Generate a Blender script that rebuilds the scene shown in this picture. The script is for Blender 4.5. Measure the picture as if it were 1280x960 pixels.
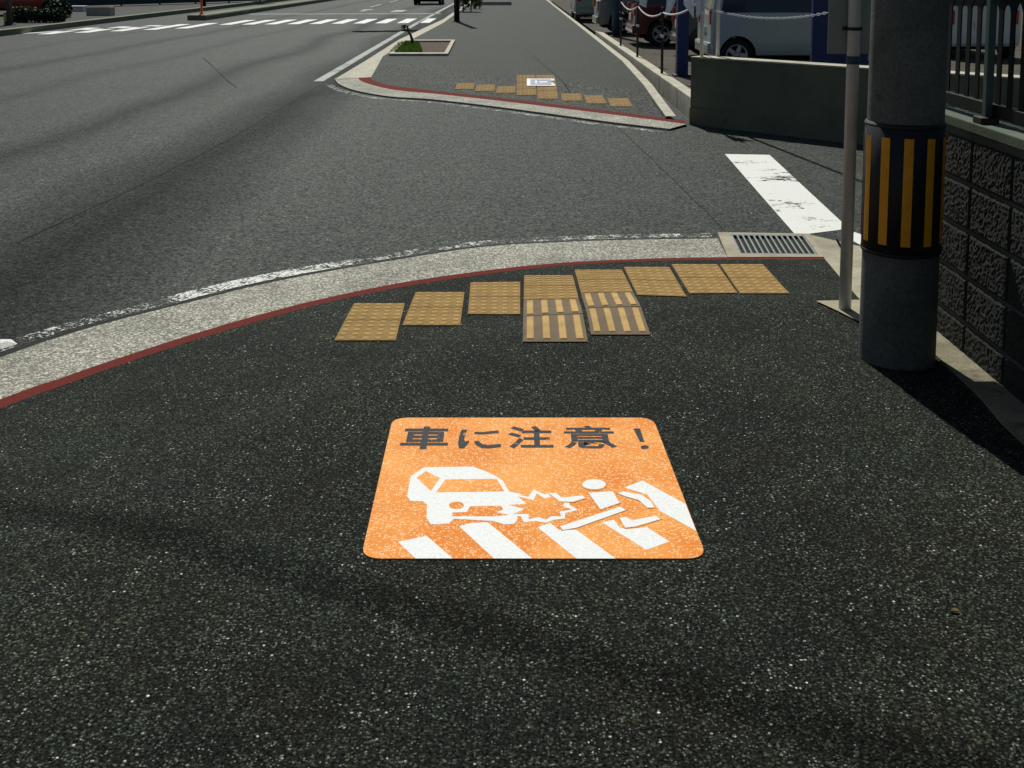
import bpy, bmesh, math, random
from mathutils import Vector, Matrix, noise
from mathutils.geometry import delaunay_2d_cdt
R = math.radians
random.seed(7)
for o in list(bpy.data.objects): bpy.data.objects.remove(o)
SC = bpy.context.scene
COL = SC.collection

# ------------------------------------------------------------------ camera, sky, sun, exposure
H = 1.70; F = 1400.0; PX = 640.0; PY = 118.0; TH = math.atan(152.0 / F)
cam = bpy.data.cameras.new('camera'); camo = bpy.data.objects.new('camera', cam); COL.objects.link(camo)
camo.location = (0, 0, H); camo.rotation_euler = (R(90) - TH, 0, 0)
cam.sensor_width = 36; cam.lens = 36 * F / 1280; cam.shift_y = -(480 - PY) / 1280
cam.clip_start = .05; cam.clip_end = 3000
SC.camera = camo
SUN_EL = R(50); SUN_AZ = R(-9)
w = bpy.data.worlds.new('World'); SC.world = w; w.use_nodes = True
nt = w.node_tree; bg = nt.nodes['Background']
sky = nt.nodes.new('ShaderNodeTexSky'); sky.sky_type = 'NISHITA'; sky.sun_disc = False
sky.sun_elevation = SUN_EL; sky.sun_rotation = SUN_AZ
nt.links.new(sky.outputs[0], bg.inputs[0]); bg.inputs[1].default_value = .05
sl = bpy.data.lights.new('sun', 'SUN'); sl.energy = 5.0; sl.angle = R(.5); sl.color = (.985, .98, .885)
so = bpy.data.objects.new('sun', sl); COL.objects.link(so)
sd = Vector((math.sin(SUN_AZ) * math.cos(SUN_EL), math.cos(SUN_AZ) * math.cos(SUN_EL), math.sin(SUN_EL)))
so.rotation_euler = sd.to_track_quat('Z', 'Y').to_euler(); so.location = sd * 60
SC.view_settings.view_transform = 'Standard'; SC.view_settings.look = 'None'
SC.view_settings.exposure = -.3; SC.view_settings.gamma = 1; SC.view_settings.use_curve_mapping = False
SC.render.engine = 'CYCLES'

# ------------------------------------------------------------------ survey: photo point -> point on a level surface
def G(u, v, z=0.0):
    cx, cy = (u - PX) / F, (PY - v) / F
    d = Vector((cx, math.cos(TH) + cy * math.sin(TH), -math.sin(TH) + cy * math.cos(TH)))
    t = (z - H) / d.z
    return Vector((d.x * t, d.y * t, z))
def Gs(u, v, fz, n=14):
    z = 0.0
    for _ in range(n):
        p = G(u, v, z); z = .5 * z + .5 * fz(p.x, p.y)
    return G(u, v, z)
def atY(u, v, Y):                     # point on photo ray at distance Y
    cx, cy = (u - PX) / F, (PY - v) / F
    d = Vector((cx, math.cos(TH) + cy * math.sin(TH), -math.sin(TH) + cy * math.cos(TH)))
    t = Y / d.y
    return Vector((d.x * t, Y, H + d.z * t))
ZR = -.18; ZK = -.15                  # road level, dropped kerb level
def pl(pts, z): return [G(u, v, z) for u, v in pts]
def smooth(pts, n=4):                 # Catmull-Rom resample of a polyline
    out = []
    for i in range(len(pts) - 1):
        p0 = pts[max(i - 1, 0)]; p1 = pts[i]; p2 = pts[i + 1]; p3 = pts[min(i + 2, len(pts) - 1)]
        for k in range(n):
            t = k / n
            out.append(.5 * ((2 * p1) + (p2 - p0) * t + (2 * p0 - 5 * p1 + 4 * p2 - p3) * t * t + (3 * p1 - p0 - 3 * p2 + p3) * t ** 3))
    out.append(pts[-1].copy()); return out
def segdist(x, y, poly):
    b = 1e9
    for i in range(len(poly) - 1):
        ax, ay = poly[i].x, poly[i].y; dx, dy = poly[i + 1].x - ax, poly[i + 1].y - ay
        l = dx * dx + dy * dy + 1e-12
        t = max(0, min(1, ((x - ax) * dx + (y - ay) * dy) / l))
        q = (x - ax - t * dx) ** 2 + (y - ay - t * dy) ** 2
        if q < b: b = q
    return math.sqrt(b)

# ------------------------------------------------------------------ materials
def nodes(name):
    m = bpy.data.materials.new(name); m.use_nodes = True
    n = m.node_tree.nodes; l = m.node_tree.links
    return m, n, l, n['Principled BSDF']
def N(n, t, **k):
    x = n.new(t)
    for a, b in k.items():
        if a.startswith('i_'): x.inputs[a[2:].replace('_', ' ')].default_value = b
        else: setattr(x, a, b)
    return x
def ramp(n, stops):
    r = n.new('ShaderNodeValToRGB'); e = r.color_ramp.elements
    while len(e) < len(stops): e.new(.5)
    for x, (p, c) in zip(e, stops):
        x.position = p; x.color = (c, c, c, 1) if isinstance(c, (int, float)) else (*c, 1)
    return r
def mix(n, l, fac, a, b, mode='MIX'):
    x = n.new('ShaderNodeMix'); x.data_type = 'RGBA'; x.blend_type = mode
    for i, v in ((0, fac), (6, a), (7, b)):
        if hasattr(v, 'is_output'): l.new(v, x.inputs[i])
        elif i == 0: x.inputs[0].default_value = v
        else: x.inputs[i].default_value = (*v, 1) if len(v) == 3 else v
    return x.outputs[2]
def mth(n, l, op, a, b=None):
    x = n.new('ShaderNodeMath'); x.operation = op
    for i, v in ((0, a), (1, b)):
        if v is None: continue
        if hasattr(v, 'is_output'): l.new(v, x.inputs[i])
        else: x.inputs[i].default_value = v
    return x.outputs[0]
def tex(n, l, kind, vec, scale, **k):
    x = n.new('ShaderNodeTex' + kind); x.inputs['Scale'].default_value = scale
    for a, b in k.items(): x.inputs[a].default_value = b
    l.new(vec, x.inputs['Vector']); return x
def pos(n): return n.new('ShaderNodeNewGeometry').outputs['Position']
def bump(n, l, h, strength, dist, bsdf):
    b = n.new('ShaderNodeBump'); b.inputs['Strength'].default_value = strength; b.inputs['Distance'].default_value = dist
    l.new(h, b.inputs['Height']); l.new(b.outputs[0], bsdf.inputs['Normal'])

def asphalt(name, base, chip, chipfrac, cs, rough=.75, spec=.35, blot=.35, tint=None, tracks=None, chipsize=.36, mid=(38, .3), sheen=0.0):
    m, n, l, b = nodes(name); P = pos(n)
    v = tex(n, l, 'Voronoi', P, cs, Randomness=1.0)
    sep = n.new('ShaderNodeSeparateColor'); l.new(v.outputs['Color'], sep.inputs[0])
    r1 = ramp(n, [(1 - chipfrac - .02, 0), (1 - chipfrac + .02, 1)]); l.new(sep.outputs[0], r1.inputs[0])
    r2 = ramp(n, [(chipsize * .75, 1), (chipsize, 0)]); l.new(v.outputs['Distance'], r2.inputs[0])
    mask = mth(n, l, 'MULTIPLY', r1.outputs[0], r2.outputs[0])
    var = mth(n, l, 'MULTIPLY', mask, mth(n, l, 'POWER', sep.outputs[1], 2.2))
    fine = tex(n, l, 'Noise', P, cs * 1.7, Detail=2.0, Roughness=.7)
    fr = ramp(n, [(.3, .35), (.5, .9), (.72, 2.4)]); l.new(fine.outputs[0], fr.inputs[0])
    # second population of small grey grains
    v2 = tex(n, l, 'Voronoi', P, cs * 1.35, Randomness=1.0)
    s2 = n.new('ShaderNodeSeparateColor'); l.new(v2.outputs['Color'], s2.inputs[0])
    r3 = ramp(n, [(.66, 0), (.95, 1)]); l.new(s2.outputs[0], r3.inputs[0])
    r4 = ramp(n, [(.2, 1), (.42, 0)]); l.new(v2.outputs['Distance'], r4.inputs[0])
    m2 = mth(n, l, 'MULTIPLY', r3.outputs[0], r4.outputs[0])
    lo = tex(n, l, 'Noise', P, .9, Detail=5.0, Roughness=.62)
    lr = ramp(n, [(.3, 1 - blot), (.5, 1), (.7, 1 + blot)]); l.new(lo.outputs[0], lr.inputs[0])
    hue = tex(n, l, 'Noise', P, 2.3, Detail=3.0)
    hr = ramp(n, [(.40, 0), (.60, 1)]); l.new(hue.outputs[0], hr.inputs[0])
    t = tint or (1.22, .98, .80)
    base2 = tuple(base[i] * t[i] for i in range(3))
    c = mix(n, l, hr.outputs[0], base, base2)
    vs_ = tex(n, l, 'Voronoi', P, cs * 1.25, Randomness=1.0); ss = n.new('ShaderNodeSeparateColor'); l.new(vs_.outputs['Color'], ss.inputs[0])
    sr_ = ramp(n, [(0, .04), (.5, .085), (.8, .18), (1, .46)]); l.new(ss.outputs[2], sr_.inputs[0])
    er_ = ramp(n, [(.3, 1), (.62, .3)]); l.new(vs_.outputs['Distance'], er_.inputs[0])
    stone = mth(n, l, 'MULTIPLY', mth(n, l, 'MULTIPLY', sr_.outputs[0], er_.outputs[0]), 11.0)
    c = mix(n, l, 1, c, stone, 'MULTIPLY')
    c = mix(n, l, 1, c, lr.outputs[0], 'MULTIPLY')
    clump = tex(n, l, 'Noise', P, 5.0, Detail=3.0, Roughness=.6); cr = ramp(n, [(.38, .25), (.62, 1)]); l.new(clump.outputs[0], cr.inputs[0])
    c = mix(n, l, mth(n, l, 'MULTIPLY', m2, cr.outputs[0]), c, tuple(x * .40 for x in chip))
    c = mix(n, l, mth(n, l, 'MULTIPLY', var, cr.outputs[0]), c, chip)
    md = tex(n, l, 'Noise', P, mid[0], Detail=2.0, Roughness=.8)
    mr = ramp(n, [(.36, 1 - mid[1]), (.5, 1), (.66, 1 + mid[1] * 1.6)]); l.new(md.outputs[0], mr.inputs[0]); sf = mr.outputs[0]
    c = mix(n, l, 1, c, mr.outputs[0], 'MULTIPLY')
    tf = None
    if tracks:
        sx = n.new('ShaderNodeSeparateXYZ'); l.new(P, sx.inputs[0])
        wob = tex(n, l, 'Noise', P, .12, Detail=2.0)
        xx = mth(n, l, 'ADD', sx.outputs[0], mth(n, l, 'MULTIPLY', wob.outputs[0], 1.6))
        for x0, wd, dk in tracks:
            d = mth(n, l, 'ABSOLUTE', mth(n, l, 'SUBTRACT', xx, x0 + .8))
            rr = ramp(n, [(0, dk), (wd * .45, dk * .5 + .5), (wd, 1)]); l.new(d, rr.inputs[0])
            c = mix(n, l, 1, c, rr.outputs[0], 'MULTIPLY'); tf = rr.outputs[0] if tf is None else mth(n, l, 'MULTIPLY', tf, rr.outputs[0])
        st = n.new('ShaderNodeMapping'); st.inputs['Scale'].default_value = (2.2, .06, 1); l.new(P, st.inputs[0])
        sn = tex(n, l, 'Noise', st.outputs[0], 1.0, Detail=5.0)
        sr = ramp(n, [(.3, .78), (.55, 1.0), (.75, 1.12)]); l.new(sn.outputs[0], sr.inputs[0])
        c = mix(n, l, 1, c, sr.outputs[0], 'MULTIPLY')
    l.new(c, b.inputs['Base Color'])
    b.inputs['Sheen Weight'].default_value = sheen; b.inputs['Sheen Roughness'].default_value = .33; b.inputs['Sheen Tint'].default_value = (.90, 1, .92, 1)
    b.inputs['Roughness'].default_value = rough; b.inputs['Specular IOR Level'].default_value = spec
    if tf is not None: sf = mth(n, l, 'MULTIPLY', tf, sf)
    l.new(mth(n, l, 'MULTIPLY', sf, spec), b.inputs['Specular IOR Level'])
    h = mth(n, l, 'ADD', mth(n, l, 'MULTIPLY', v.outputs['Distance'], -1.0), mth(n, l, 'MULTIPLY', fine.outputs[0], 1.2))
    bump(n, l, h, .4, .006, b)
    return m

def mat(name, col, rough=.7, var=.18, scale=6, bmp=0.0, bscale=60, metal=0.0, spec=.4, dirt=None, coat=0.0, fine=None):
    m, n, l, b = nodes(name)
    P = n.new('ShaderNodeTexCoord').outputs['Object']
    a = tex(n, l, 'Noise', P, scale, Detail=6.0, Roughness=.6)
    rr = ramp(n, [(.3, 1 - var), (.7, 1 + var)]); l.new(a.outputs[0], rr.inputs[0])
    c = mix(n, l, 1, col, rr.outputs[0], 'MULTIPLY')
    if fine:
        f = tex(n, l, 'Noise', P, fine[0], Detail=2.0, Roughness=.7)
        r2 = ramp(n, [(.3, 1 - fine[1]), (.7, 1 + fine[1])]); l.new(f.outputs[0], r2.inputs[0])
        c = mix(n, l, 1, c, r2.outputs[0], 'MULTIPLY')
    if dirt:
        d = tex(n, l, 'Noise', P, dirt[1], Detail=8.0, Roughness=.7)
        dr = ramp(n, [(dirt[2], 0), (dirt[2] + .15, 1)]); l.new(d.outputs[0], dr.inputs[0])
        c = mix(n, l, dr.outputs[0], c, dirt[0])
    l.new(c, b.inputs['Base Color'])
    b.inputs['Roughness'].default_value = rough; b.inputs['Metallic'].default_value = metal
    b.inputs['Specular IOR Level'].default_value = spec; b.inputs['Coat Weight'].default_value = coat
    if bmp:
        q = tex(n, l, 'Noise', P, bscale, Detail=4.0, Roughness=.65); bump(n, l, q.outputs[0], bmp, .01, b)
    return m

def aggregate(name, dark, mid, light, scale):        # exposed aggregate concrete
    m, n, l, b = nodes(name); P = pos(n)
    v = tex(n, l, 'Voronoi', P, scale); s = n.new('ShaderNodeSeparateColor'); l.new(v.outputs['Color'], s.inputs[0])
    r = ramp(n, [(0, dark), (.35, mid), (.8, light), (1, tuple(min(1, x * 1.35) for x in light))]); l.new(s.outputs[0], r.inputs[0])
    e = ramp(n, [(.3, 1), (.62, .42)]); l.new(v.outputs['Distance'], e.inputs[0])
    lo = tex(n, l, 'Noise', P, 2.5, Detail=5.0); lr = ramp(n, [(.3, .72), (.7, 1.2)]); l.new(lo.outputs[0], lr.inputs[0])
    c = mix(n, l, 1, r.outputs[0], e.outputs[0], 'MULTIPLY'); c = mix(n, l, 1, c, lr.outputs[0], 'MULTIPLY')
    l.new(c, b.inputs['Base Color']); b.inputs['Roughness'].default_value = .85
    bump(n, l, mth(n, l, 'MULTIPLY', v.outputs['Distance'], -1.0), .5, .006, b)
    return m

def paint(name, col, wear_col, wear, wscale, grain=.25, gscale=160, fleck=None, alpha=False, stretch=(1, 1, 1), rough=.6, bleach=None):
    m, n, l, b = nodes(name); P0 = pos(n)
    mp = n.new('ShaderNodeMapping'); mp.inputs['Scale'].default_value = stretch; l.new(P0, mp.inputs[0]); P = mp.outputs[0]
    g = tex(n, l, 'Noise', P0, gscale, Detail=3.0, Roughness=.75)
    gr = ramp(n, [(.3, 1 - grain), (.7, 1 + grain * .6)]); l.new(g.outputs[0], gr.inputs[0])
    c = mix(n, l, 1, col, gr.outputs[0], 'MULTIPLY')
    if bleach:
        bl = tex(n, l, 'Noise', P0, 2.6, Detail=3.0); br = ramp(n, [(.4, 0), (.62, .8)]); l.new(bl.outputs[0], br.inputs[0]); c = mix(n, l, br.outputs[0], c, bleach)
    if fleck:
        f = tex(n, l, 'Voronoi', P0, fleck[1]); s = n.new('ShaderNodeSeparateColor'); l.new(f.outputs['Color'], s.inputs[0])
        fr = ramp(n, [(fleck[2], 0), (min(.99, fleck[2] + .25), 1)]); l.new(s.outputs[0], fr.inputs[0])
        fd = ramp(n, [(.25, 1), (.6, 0)]); l.new(f.outputs['Distance'], fd.inputs[0])
        c = mix(n, l, mth(n, l, 'MULTIPLY', fr.outputs[0], fd.outputs[0]), c, fleck[0])
    a = tex(n, l, 'Noise', P, wscale, Detail=7.0, Roughness=.72)
    a2 = tex(n, l, 'Noise', P0, wscale * 11, Detail=3.0, Roughness=.7)
    k_ = .52 if alpha else .3
    h = mth(n, l, 'ADD', mth(n, l, 'MULTIPLY', a.outputs[0], 1 - k_), mth(n, l, 'MULTIPLY', a2.outputs[0], k_))
    wr = ramp(n, [(wear, 0), (wear + .035, 1)]); l.new(h, wr.inputs[0])
    b.inputs['Roughness'].default_value = rough; b.inputs['Specular IOR Level'].default_value = .1
    if alpha:
        l.new(c, b.inputs['Base Color'])
        l.new(mth(n, l, 'SUBTRACT', 1.0, wr.outputs[0]), b.inputs['Alpha'])
    else:
        l.new(mix(n, l, wr.outputs[0], c, wear_col), b.inputs['Base Color'])
    bump(n, l, g.outputs[0], .45, .004, b)
    return m

M = {}
M['walk'] = asphalt('walk_asphalt', (.0108, .0150, .0104), (.50, .54, .46), 0.14, 100, rough=.85, spec=.10, blot=.6, tint=(1.2, .97, .86), chipsize=.42, mid=(120, .75), sheen=.03)
M['road'] = asphalt('road_asphalt', (.0125, .0172, .0118), (.55, .62, .52), .12, 75, rough=.66, spec=.155, sheen=.08, blot=.3, tint=(.98, 1.03, 1.05), mid=(42, .65),
                    tracks=[(-9.7, .5, .6), (-5.3, .6, .5), (-3.15, 1.5, .30), (-7.6, .4, .75), (-12.0, .4, .8)])
M['farwalk'] = asphalt('far_walk_asphalt', (.0112, .0142, .0100), (.35, .36, .32), .07, 120, rough=.66, spec=.115, sheen=.08, blot=.3, mid=(28, .7))
M['lot'] = asphalt('lot_gravel', (.070, .068, .055), (.4, .38, .33), .12, 60, rough=.9, spec=.2, blot=.3)
M['earth'] = mat('earth', (.14, .13, .11), .95, .3, .2)
M['kerb'] = aggregate('kerb_aggregate', (.20, .19, .155), (.37, .35, .28), (.62, .59, .50), 85)
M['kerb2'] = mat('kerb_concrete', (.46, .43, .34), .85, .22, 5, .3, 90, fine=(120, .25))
M['gutter'] = mat('gutter_concrete', (.36, .32, .235), .9, .28, 4, .35, 80, fine=(140, .3), dirt=((.10, .09, .07), 5, .62))
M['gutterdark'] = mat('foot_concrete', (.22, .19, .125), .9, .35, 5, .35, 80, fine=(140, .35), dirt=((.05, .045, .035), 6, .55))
M['red'] = paint('red_band', (.155, .026, .020), (.07, .03, .025), .60, 6, .35, 130, rough=.95)
M['white'] = paint('white_paint', (.80, .80, .76), (.045, .048, .046), .552, 2.6, .15, 150, stretch=(.8, 1.5, 1))
M['whitefar'] = paint('far_white_paint', (.80, .81, .78), (.20, .21, .2), .66, 2.0, .1, 80)
M['whitefaint'] = paint('faint_white_paint', (.42, .43, .40), (.1, .1, .1), .55, 2.0, .2, 80, alpha=True)
M['crumb'] = paint('crumbled_paint', (.80, .80, .76), (.05, .05, .05), .485, 5.0, .3, 150, alpha=True)
M['crumb2'] = paint('crumbled_paint_worse', (.75, .75, .70), (.05, .05, .05), .44, 6.0, .3, 150, alpha=True)
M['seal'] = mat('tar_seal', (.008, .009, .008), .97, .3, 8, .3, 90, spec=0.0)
M['joint'] = mat('old_joint', (.012, .014, .012), .8, .3, 8, .3, 90, spec=.14)
M['orange'] = paint('sign_orange', (.88, .265, .034), (.95, .55, .28), .72, 7, .34, 210, fleck=((1.0, .66, .34), 125, .42), bleach=(.97, .42, .10))
M['signwhite'] = paint('sign_white', (.90, .90, .90), (.60, .58, .55), .72, 8, .14, 160, fleck=((.70, .71, .74), 120, .82))
M['ink'] = paint('sign_ink', (.040, .044, .052), (.70, .32, .10), .585, 26, .4, 170)
M['tile'] = mat('tactile_tile', (.285, .180, .068), .9, .2, 9, .2, 140, spec=.1, fine=(180, .25), dirt=((.12, .085, .045), 16, .64))
M['tiledot'] = mat('tactile_dot', (.41, .26, .095), .85, .2, 9, .2, 140, spec=.1, fine=(180, .25), dirt=((.16, .11, .055), 18, .62))
M['tilebase'] = mat('tactile_base', (.130, .085, .040), .8, .2, 9, .3, 140, fine=(160, .3), dirt=((.07, .055, .035), 18, .6))
M['tilebar'] = mat('tactile_bar', (.50, .33, .135), .85, .18, 9, .2, 140, spec=.1, fine=(180, .2))
M['tilefar'] = mat('tactile_tile_far', (.29, .19, .085), .9, .25, 7, .2, 120, spec=.1)
M['iron'] = mat('cast_iron', (.16, .18, .17), .6, .3, 20, .2, 120, .6)
M['galv'] = mat('galvanised_steel', (.60, .61, .63), .55, .12, 7, .08, 90, .25, .5, dirt=((.22, .2, .18), 9, .68))
M['galvback'] = mat('sign_back', (.30, .33, .31), .5, .12, 6, 0, 60, .3)
M['pole'] = mat('pole_concrete', (.125, .135, .118), .9, .25, 5, .4, 60, fine=(70, .25), dirt=((.06, .066, .058), 5, .6), spec=.2)
M['sleeve'] = mat('sleeve_black', (.010, .010, .012), .55, .2, 8)
M['stripe'] = mat('sleeve_orange', (.95, .40, .012), .5, .15, 14, dirt=((.3, .12, .02), 20, .66))
M['block'] = mat('split_block', (.026, .030, .024), .95, .35, 7, .9, 130, fine=(150, .6), dirt=((.13, .14, .12), 70, .64))
M['mortar'] = mat('mortar', (.10, .108, .092), .95, .2, 9, .3, 90)
M['cap'] = mat('wall_cap', (.10, .125, .09), .9, .25, 4, .3, 80, dirt=((.14, .16, .11), 8, .58))
M['fence'] = mat('fence_paint', (.006, .009, .008), .6, .2, 6, spec=.2)
M['fencepost'] = mat('fence_post_paint', (.05, .085, .075), .5, .2, 6, spec=.5)
M['wall'] = mat('wall_concrete', (.140, .142, .098), .92, .2, 2, .3, 60, fine=(70, .12), dirt=((.09, .09, .08), 3.0, .6))
M['tyre'] = mat('tyre_rubber', (.012, .012, .012), .85, .2, 12)
M['rim'] = mat('alloy_rim', (.42, .43, .45), .35, .1, 8, metal=.8)
M['under'] = mat('underbody', (.008, .008, .008), .9)
M['glass'] = mat('dark_glass', (.012, .016, .017), .08, .05, 2, spec=.6)
M['lampred'] = mat('lamp_red', (.45, .015, .02), .2, .1, 5, spec=.6)
M['lampclear'] = mat('lamp_clear', (.7, .7, .68), .15, .05, 5, spec=.6)
M['plateyellow'] = mat('plate_yellow', (.72, .55, .10), .45, .06, 5)
M['platewhite'] = mat('plate_white', (.7, .7, .68), .45, .06, 5)
def carpaint(name, c, metal=.3): return mat(name, c, .28, .06, 1.5, metal=metal, spec=.5, coat=.6)
M['silver'] = carpaint('paint_silver', (.36, .43, .44)); M['wine'] = carpaint('paint_wine', (.10, .012, .016))
M['blackcar'] = carpaint('paint_black', (.012, .012, .014)); M['greycar'] = carpaint('paint_grey', (.16, .19, .18))
M['whitecar'] = carpaint('paint_white', (.62, .66, .64), 0); M['greencar'] = carpaint('paint_greygreen', (.22, .26, .24))
M['redvan'] = carpaint('paint_red', (.26, .018, .018)); M['navy'] = mat('navy_enamel', (.014, .030, .12), .5, .15, 3); M['blue'] = mat('blue_enamel', (.020, .065, .12), .5, .15, 3)
M['blackmetal'] = mat('black_steel', (.016, .016, .017), .55, .2, 9)
M['whiteplastic'] = mat('white_plastic', (.72, .73, .76), .45, .08, 6)
M['cloth'] = mat('white_sheet', (.85, .86, .92), .7, .12, 12)
M['soil'] = mat('soil', (.085, .060, .040), .98, .35, 14, .8, 60)
M['leaf'] = mat('leaf', (.19, .30, .04), .6, .45, 9); M['leafdark'] = mat('leaf_dark', (.022, .045, .016), .65, .5, 5)
M['leafyellow'] = mat('leaf_yellow', (.15, .19, .03), .6, .4, 6)
M['bark'] = mat('bark', (.055, .045, .035), .95, .3, 20, .6, 50)
M['orangepost'] = mat('delineator_orange', (.92, .15, .03), .5, .1, 5); M['yellow'] = mat('yellow_reflector', (.70, .50, .05), .45, .1, 5)
M['medkerb'] = mat('median_kerb', (.17, .19, .12), .9, .2, 2); M['greenfence'] = mat('green_sheet', (.022, .055, .052), .6, .25, .6)
M['stickerblue'] = mat('sticker_blue', (.20, .23, .34), .6, .2, 30)

# ------------------------------------------------------------------ mesh helpers
def link(name, bm, m, parent=None, smooth_=False, mods=None):
    me = bpy.data.meshes.new(name); bm.normal_update(); bm.to_mesh(me); bm.free()
    for x in (m if isinstance(m, (list, tuple)) else [m]): me.materials.append(x)
    if smooth_:
        for p in me.polygons: p.use_smooth = True
    o = bpy.data.objects.new(name, me); COL.objects.link(o)
    if parent: o.parent = parent
    return o
def tag(o, label=None, cat=None, group=None, kind=None):
    if label: o['label'] = label
    if cat: o['category'] = cat
    if group: o['group'] = group
    if kind: o['kind'] = kind
    return o
def thing(name, label, cat, loc=(0, 0, 0), rz=0.0, group=None):
    o = bpy.data.objects.new(name, None); COL.objects.link(o); o.location = loc; o.rotation_euler = (0, 0, rz)
    o.empty_display_size = .1
    return tag(o, label, cat, group)
def structure(name, bm, m, **k): return tag(link(name, bm, m, **k), kind='structure')
def box(bm, x0, x1, y0, y1, z0, z1, bev=0.0):
    vs = [bm.verts.new((x, y, z)) for z in (z0, z1) for y in (y0, y1) for x in (x0, x1)]
    fs = [bm.faces.new([vs[i] for i in f]) for f in ((0, 2, 3, 1), (4, 5, 7, 6), (0, 1, 5, 4), (2, 6, 7, 3), (0, 4, 6, 2), (1, 3, 7, 5))]
    if bev:
        es = {e for f in fs for e in f.edges}
        bmesh.ops.bevel(bm, geom=list(es), offset=bev, segments=2, affect='EDGES', profile=.6)
def tube(bm, pts, r, seg=10, cap=True, r2=None):
    rings = []
    for i, p in enumerate(pts):
        a = pts[max(i - 1, 0)]; b = pts[min(i + 1, len(pts) - 1)]
        t = (Vector(b) - Vector(a)).normalized(); up = Vector((0, 0, 1)) if abs(t.z) < .95 else Vector((1, 0, 0))
        u = t.cross(up).normalized(); v = t.cross(u)
        rr = r if r2 is None else r + (r2 - r) * i / (len(pts) - 1)
        rings.append([bm.verts.new(Vector(p) + u * rr * math.cos(2 * math.pi * k / seg) + v * rr * math.sin(2 * math.pi * k / seg)) for k in range(seg)])
    for a, b in zip(rings, rings[1:]):
        for k in range(seg): bm.faces.new((a[k], b[k], b[(k + 1) % seg], a[(k + 1) % seg])).smooth = True
    if cap: bm.faces.new(rings[0]); bm.faces.new(rings[-1][::-1])
def lathe(bm, prof, c=(0, 0, 0), seg=32, axis='z', cap=True):
    rings = []
    for r, z in prof:
        ring = []
        for k in range(seg):
            a = 2 * math.pi * k / seg; x, y = r * math.cos(a), r * math.sin(a)
            p = (x, y, z) if axis == 'z' else (x, z, y)
            ring.append(bm.verts.new((c[0] + p[0], c[1] + p[1], c[2] + p[2])))
        rings.append(ring)
    for a, b in zip(rings, rings[1:]):
        for k in range(seg): bm.faces.new((a[k], a[(k + 1) % seg], b[(k + 1) % seg], b[k])).smooth = True
    if cap: bm.faces.new(rings[0][::-1]); bm.faces.new(rings[-1])
    bmesh.ops.recalc_face_normals(bm, faces=bm.faces)
def flat(bm, pts):
    f = bm.faces.new([bm.verts.new(p) for p in pts]); f.normal_update()
    if f.normal.z < 0: f.normal_flip()
    return f
def strip(bm, A, B, lip=None, lipz=None):             # ribbon between two polylines of equal count
    va = [bm.verts.new(p) for p in A]; vb = [bm.verts.new(p) for p in B]
    for i in range(len(A) - 1):
        f = bm.faces.new((va[i], va[i + 1], vb[i + 1], vb[i])); f.normal_update()
        if f.normal.z < 0: f.normal_flip()
    if lipz is not None:
        vl = [bm.verts.new((p.x, p.y, lipz)) for p in A]
        for i in range(len(A) - 1): bm.faces.new((va[i], vl[i], vl[i + 1], va[i + 1]))
def sheet(poly, fz, grid_pts, drop=None):
    """triangulated ground sheet inside a plan polygon, heights from fz"""
    vs = [Vector((p[0], p[1])) for p in poly]; nb = len(vs)
    vs += [Vector(g) for g in grid_pts]
    out = delaunay_2d_cdt(vs, [], [list(range(nb))], 1, 1e-4)
    bm = bmesh.new(); vv = [bm.verts.new((v.x, v.y, fz(v.x, v.y))) for v in out[0]]
    for f in out[2]:
        q = bm.faces.new([vv[i] for i in f]); q.normal_update()
        if q.normal.z < 0: q.normal_flip()
        q.smooth = True
    if drop is not None:
        for e in [e for e in bm.edges if len(e.link_faces) == 1]:
            a, b = e.verts
            c = bm.verts.new((a.co.x, a.co.y, drop)); d = bm.verts.new((b.co.x, b.co.y, drop))
            bm.faces.new((a, b, d, c))
    return bm
def grid(x0, x1, y0, y1, s):
    r = []; y = y0
    while y < y1:
        x = x0
        while x < x1:
            r.append((x + random.uniform(-.01, .01), y + random.uniform(-.01, .01))); x += s
        y += s
    return r
def copy_tree(o, parent=None):
    c = o.copy(); COL.objects.link(c)
    if parent: c.parent = parent
    for ch in list(o.children): copy_tree(ch, c)
    return c

# ------------------------------------------------------------------ ground, road, pavements
bm = bmesh.new(); flat(bm, [(-900, -900, -.34), (900, -900, -.34), (900, 1500, -.34), (-900, 1500, -.34)]); structure('ground', bm, M['earth'])
bm = bmesh.new(); flat(bm, [(-15.4, -30, ZR), (9, -30, ZR), (9, 13.0, ZR), (2.3, 14.5, ZR), (2.3, 170, ZR), (-15.4, 170, ZR)])
structure('road', bm, M['road'])

# near pavement: kerb, red band and asphalt that ramps down to the crossing
def ext(c, left):
    return [Vector((x, y, ZK)) for x, y in left] + c
k_out = ext(pl([(0, 447), (75, 421), (147, 400), (240, 377), (322, 356.5), (400, 341), (500, 324), (600, 309), (700, 302.5), (800, 299.5), (897, 298)], ZK - .005),
            [(-4.1, -12), (-4.05, 0), (-3.75, 2.0), (-3.25, 3.6)])
k_in = ext(pl([(0, 499), (75, 473), (147, 448), (240, 418), (322, 394), (400, 374), (503, 353), (611, 337.5), (700, 328.5), (800, 323.5), (909, 321.3)], ZK),
           [(-3.80, -12), (-3.75, 0), (-3.45, 1.9), (-2.98, 3.35)])
r_in = ext(pl([(0, 510.5), (75, 483), (147, 457), (240, 426), (322, 401.5), (400, 380), (503, 358.5), (611, 342), (700, 332.2), (800, 326.5), (909, 324.4), (1031, 324)], ZK),
           [(-3.72, -12), (-3.67, 0), (-3.37, 1.88), (-2.90, 3.28)])
k_end = G(1029, 321.2, ZK)
k_out_s, k_in_s = smooth(k_out, 5), smooth(k_in, 5)
r_in_s = smooth(r_in, 5); kr = smooth(k_in + [k_end], 5)
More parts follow.
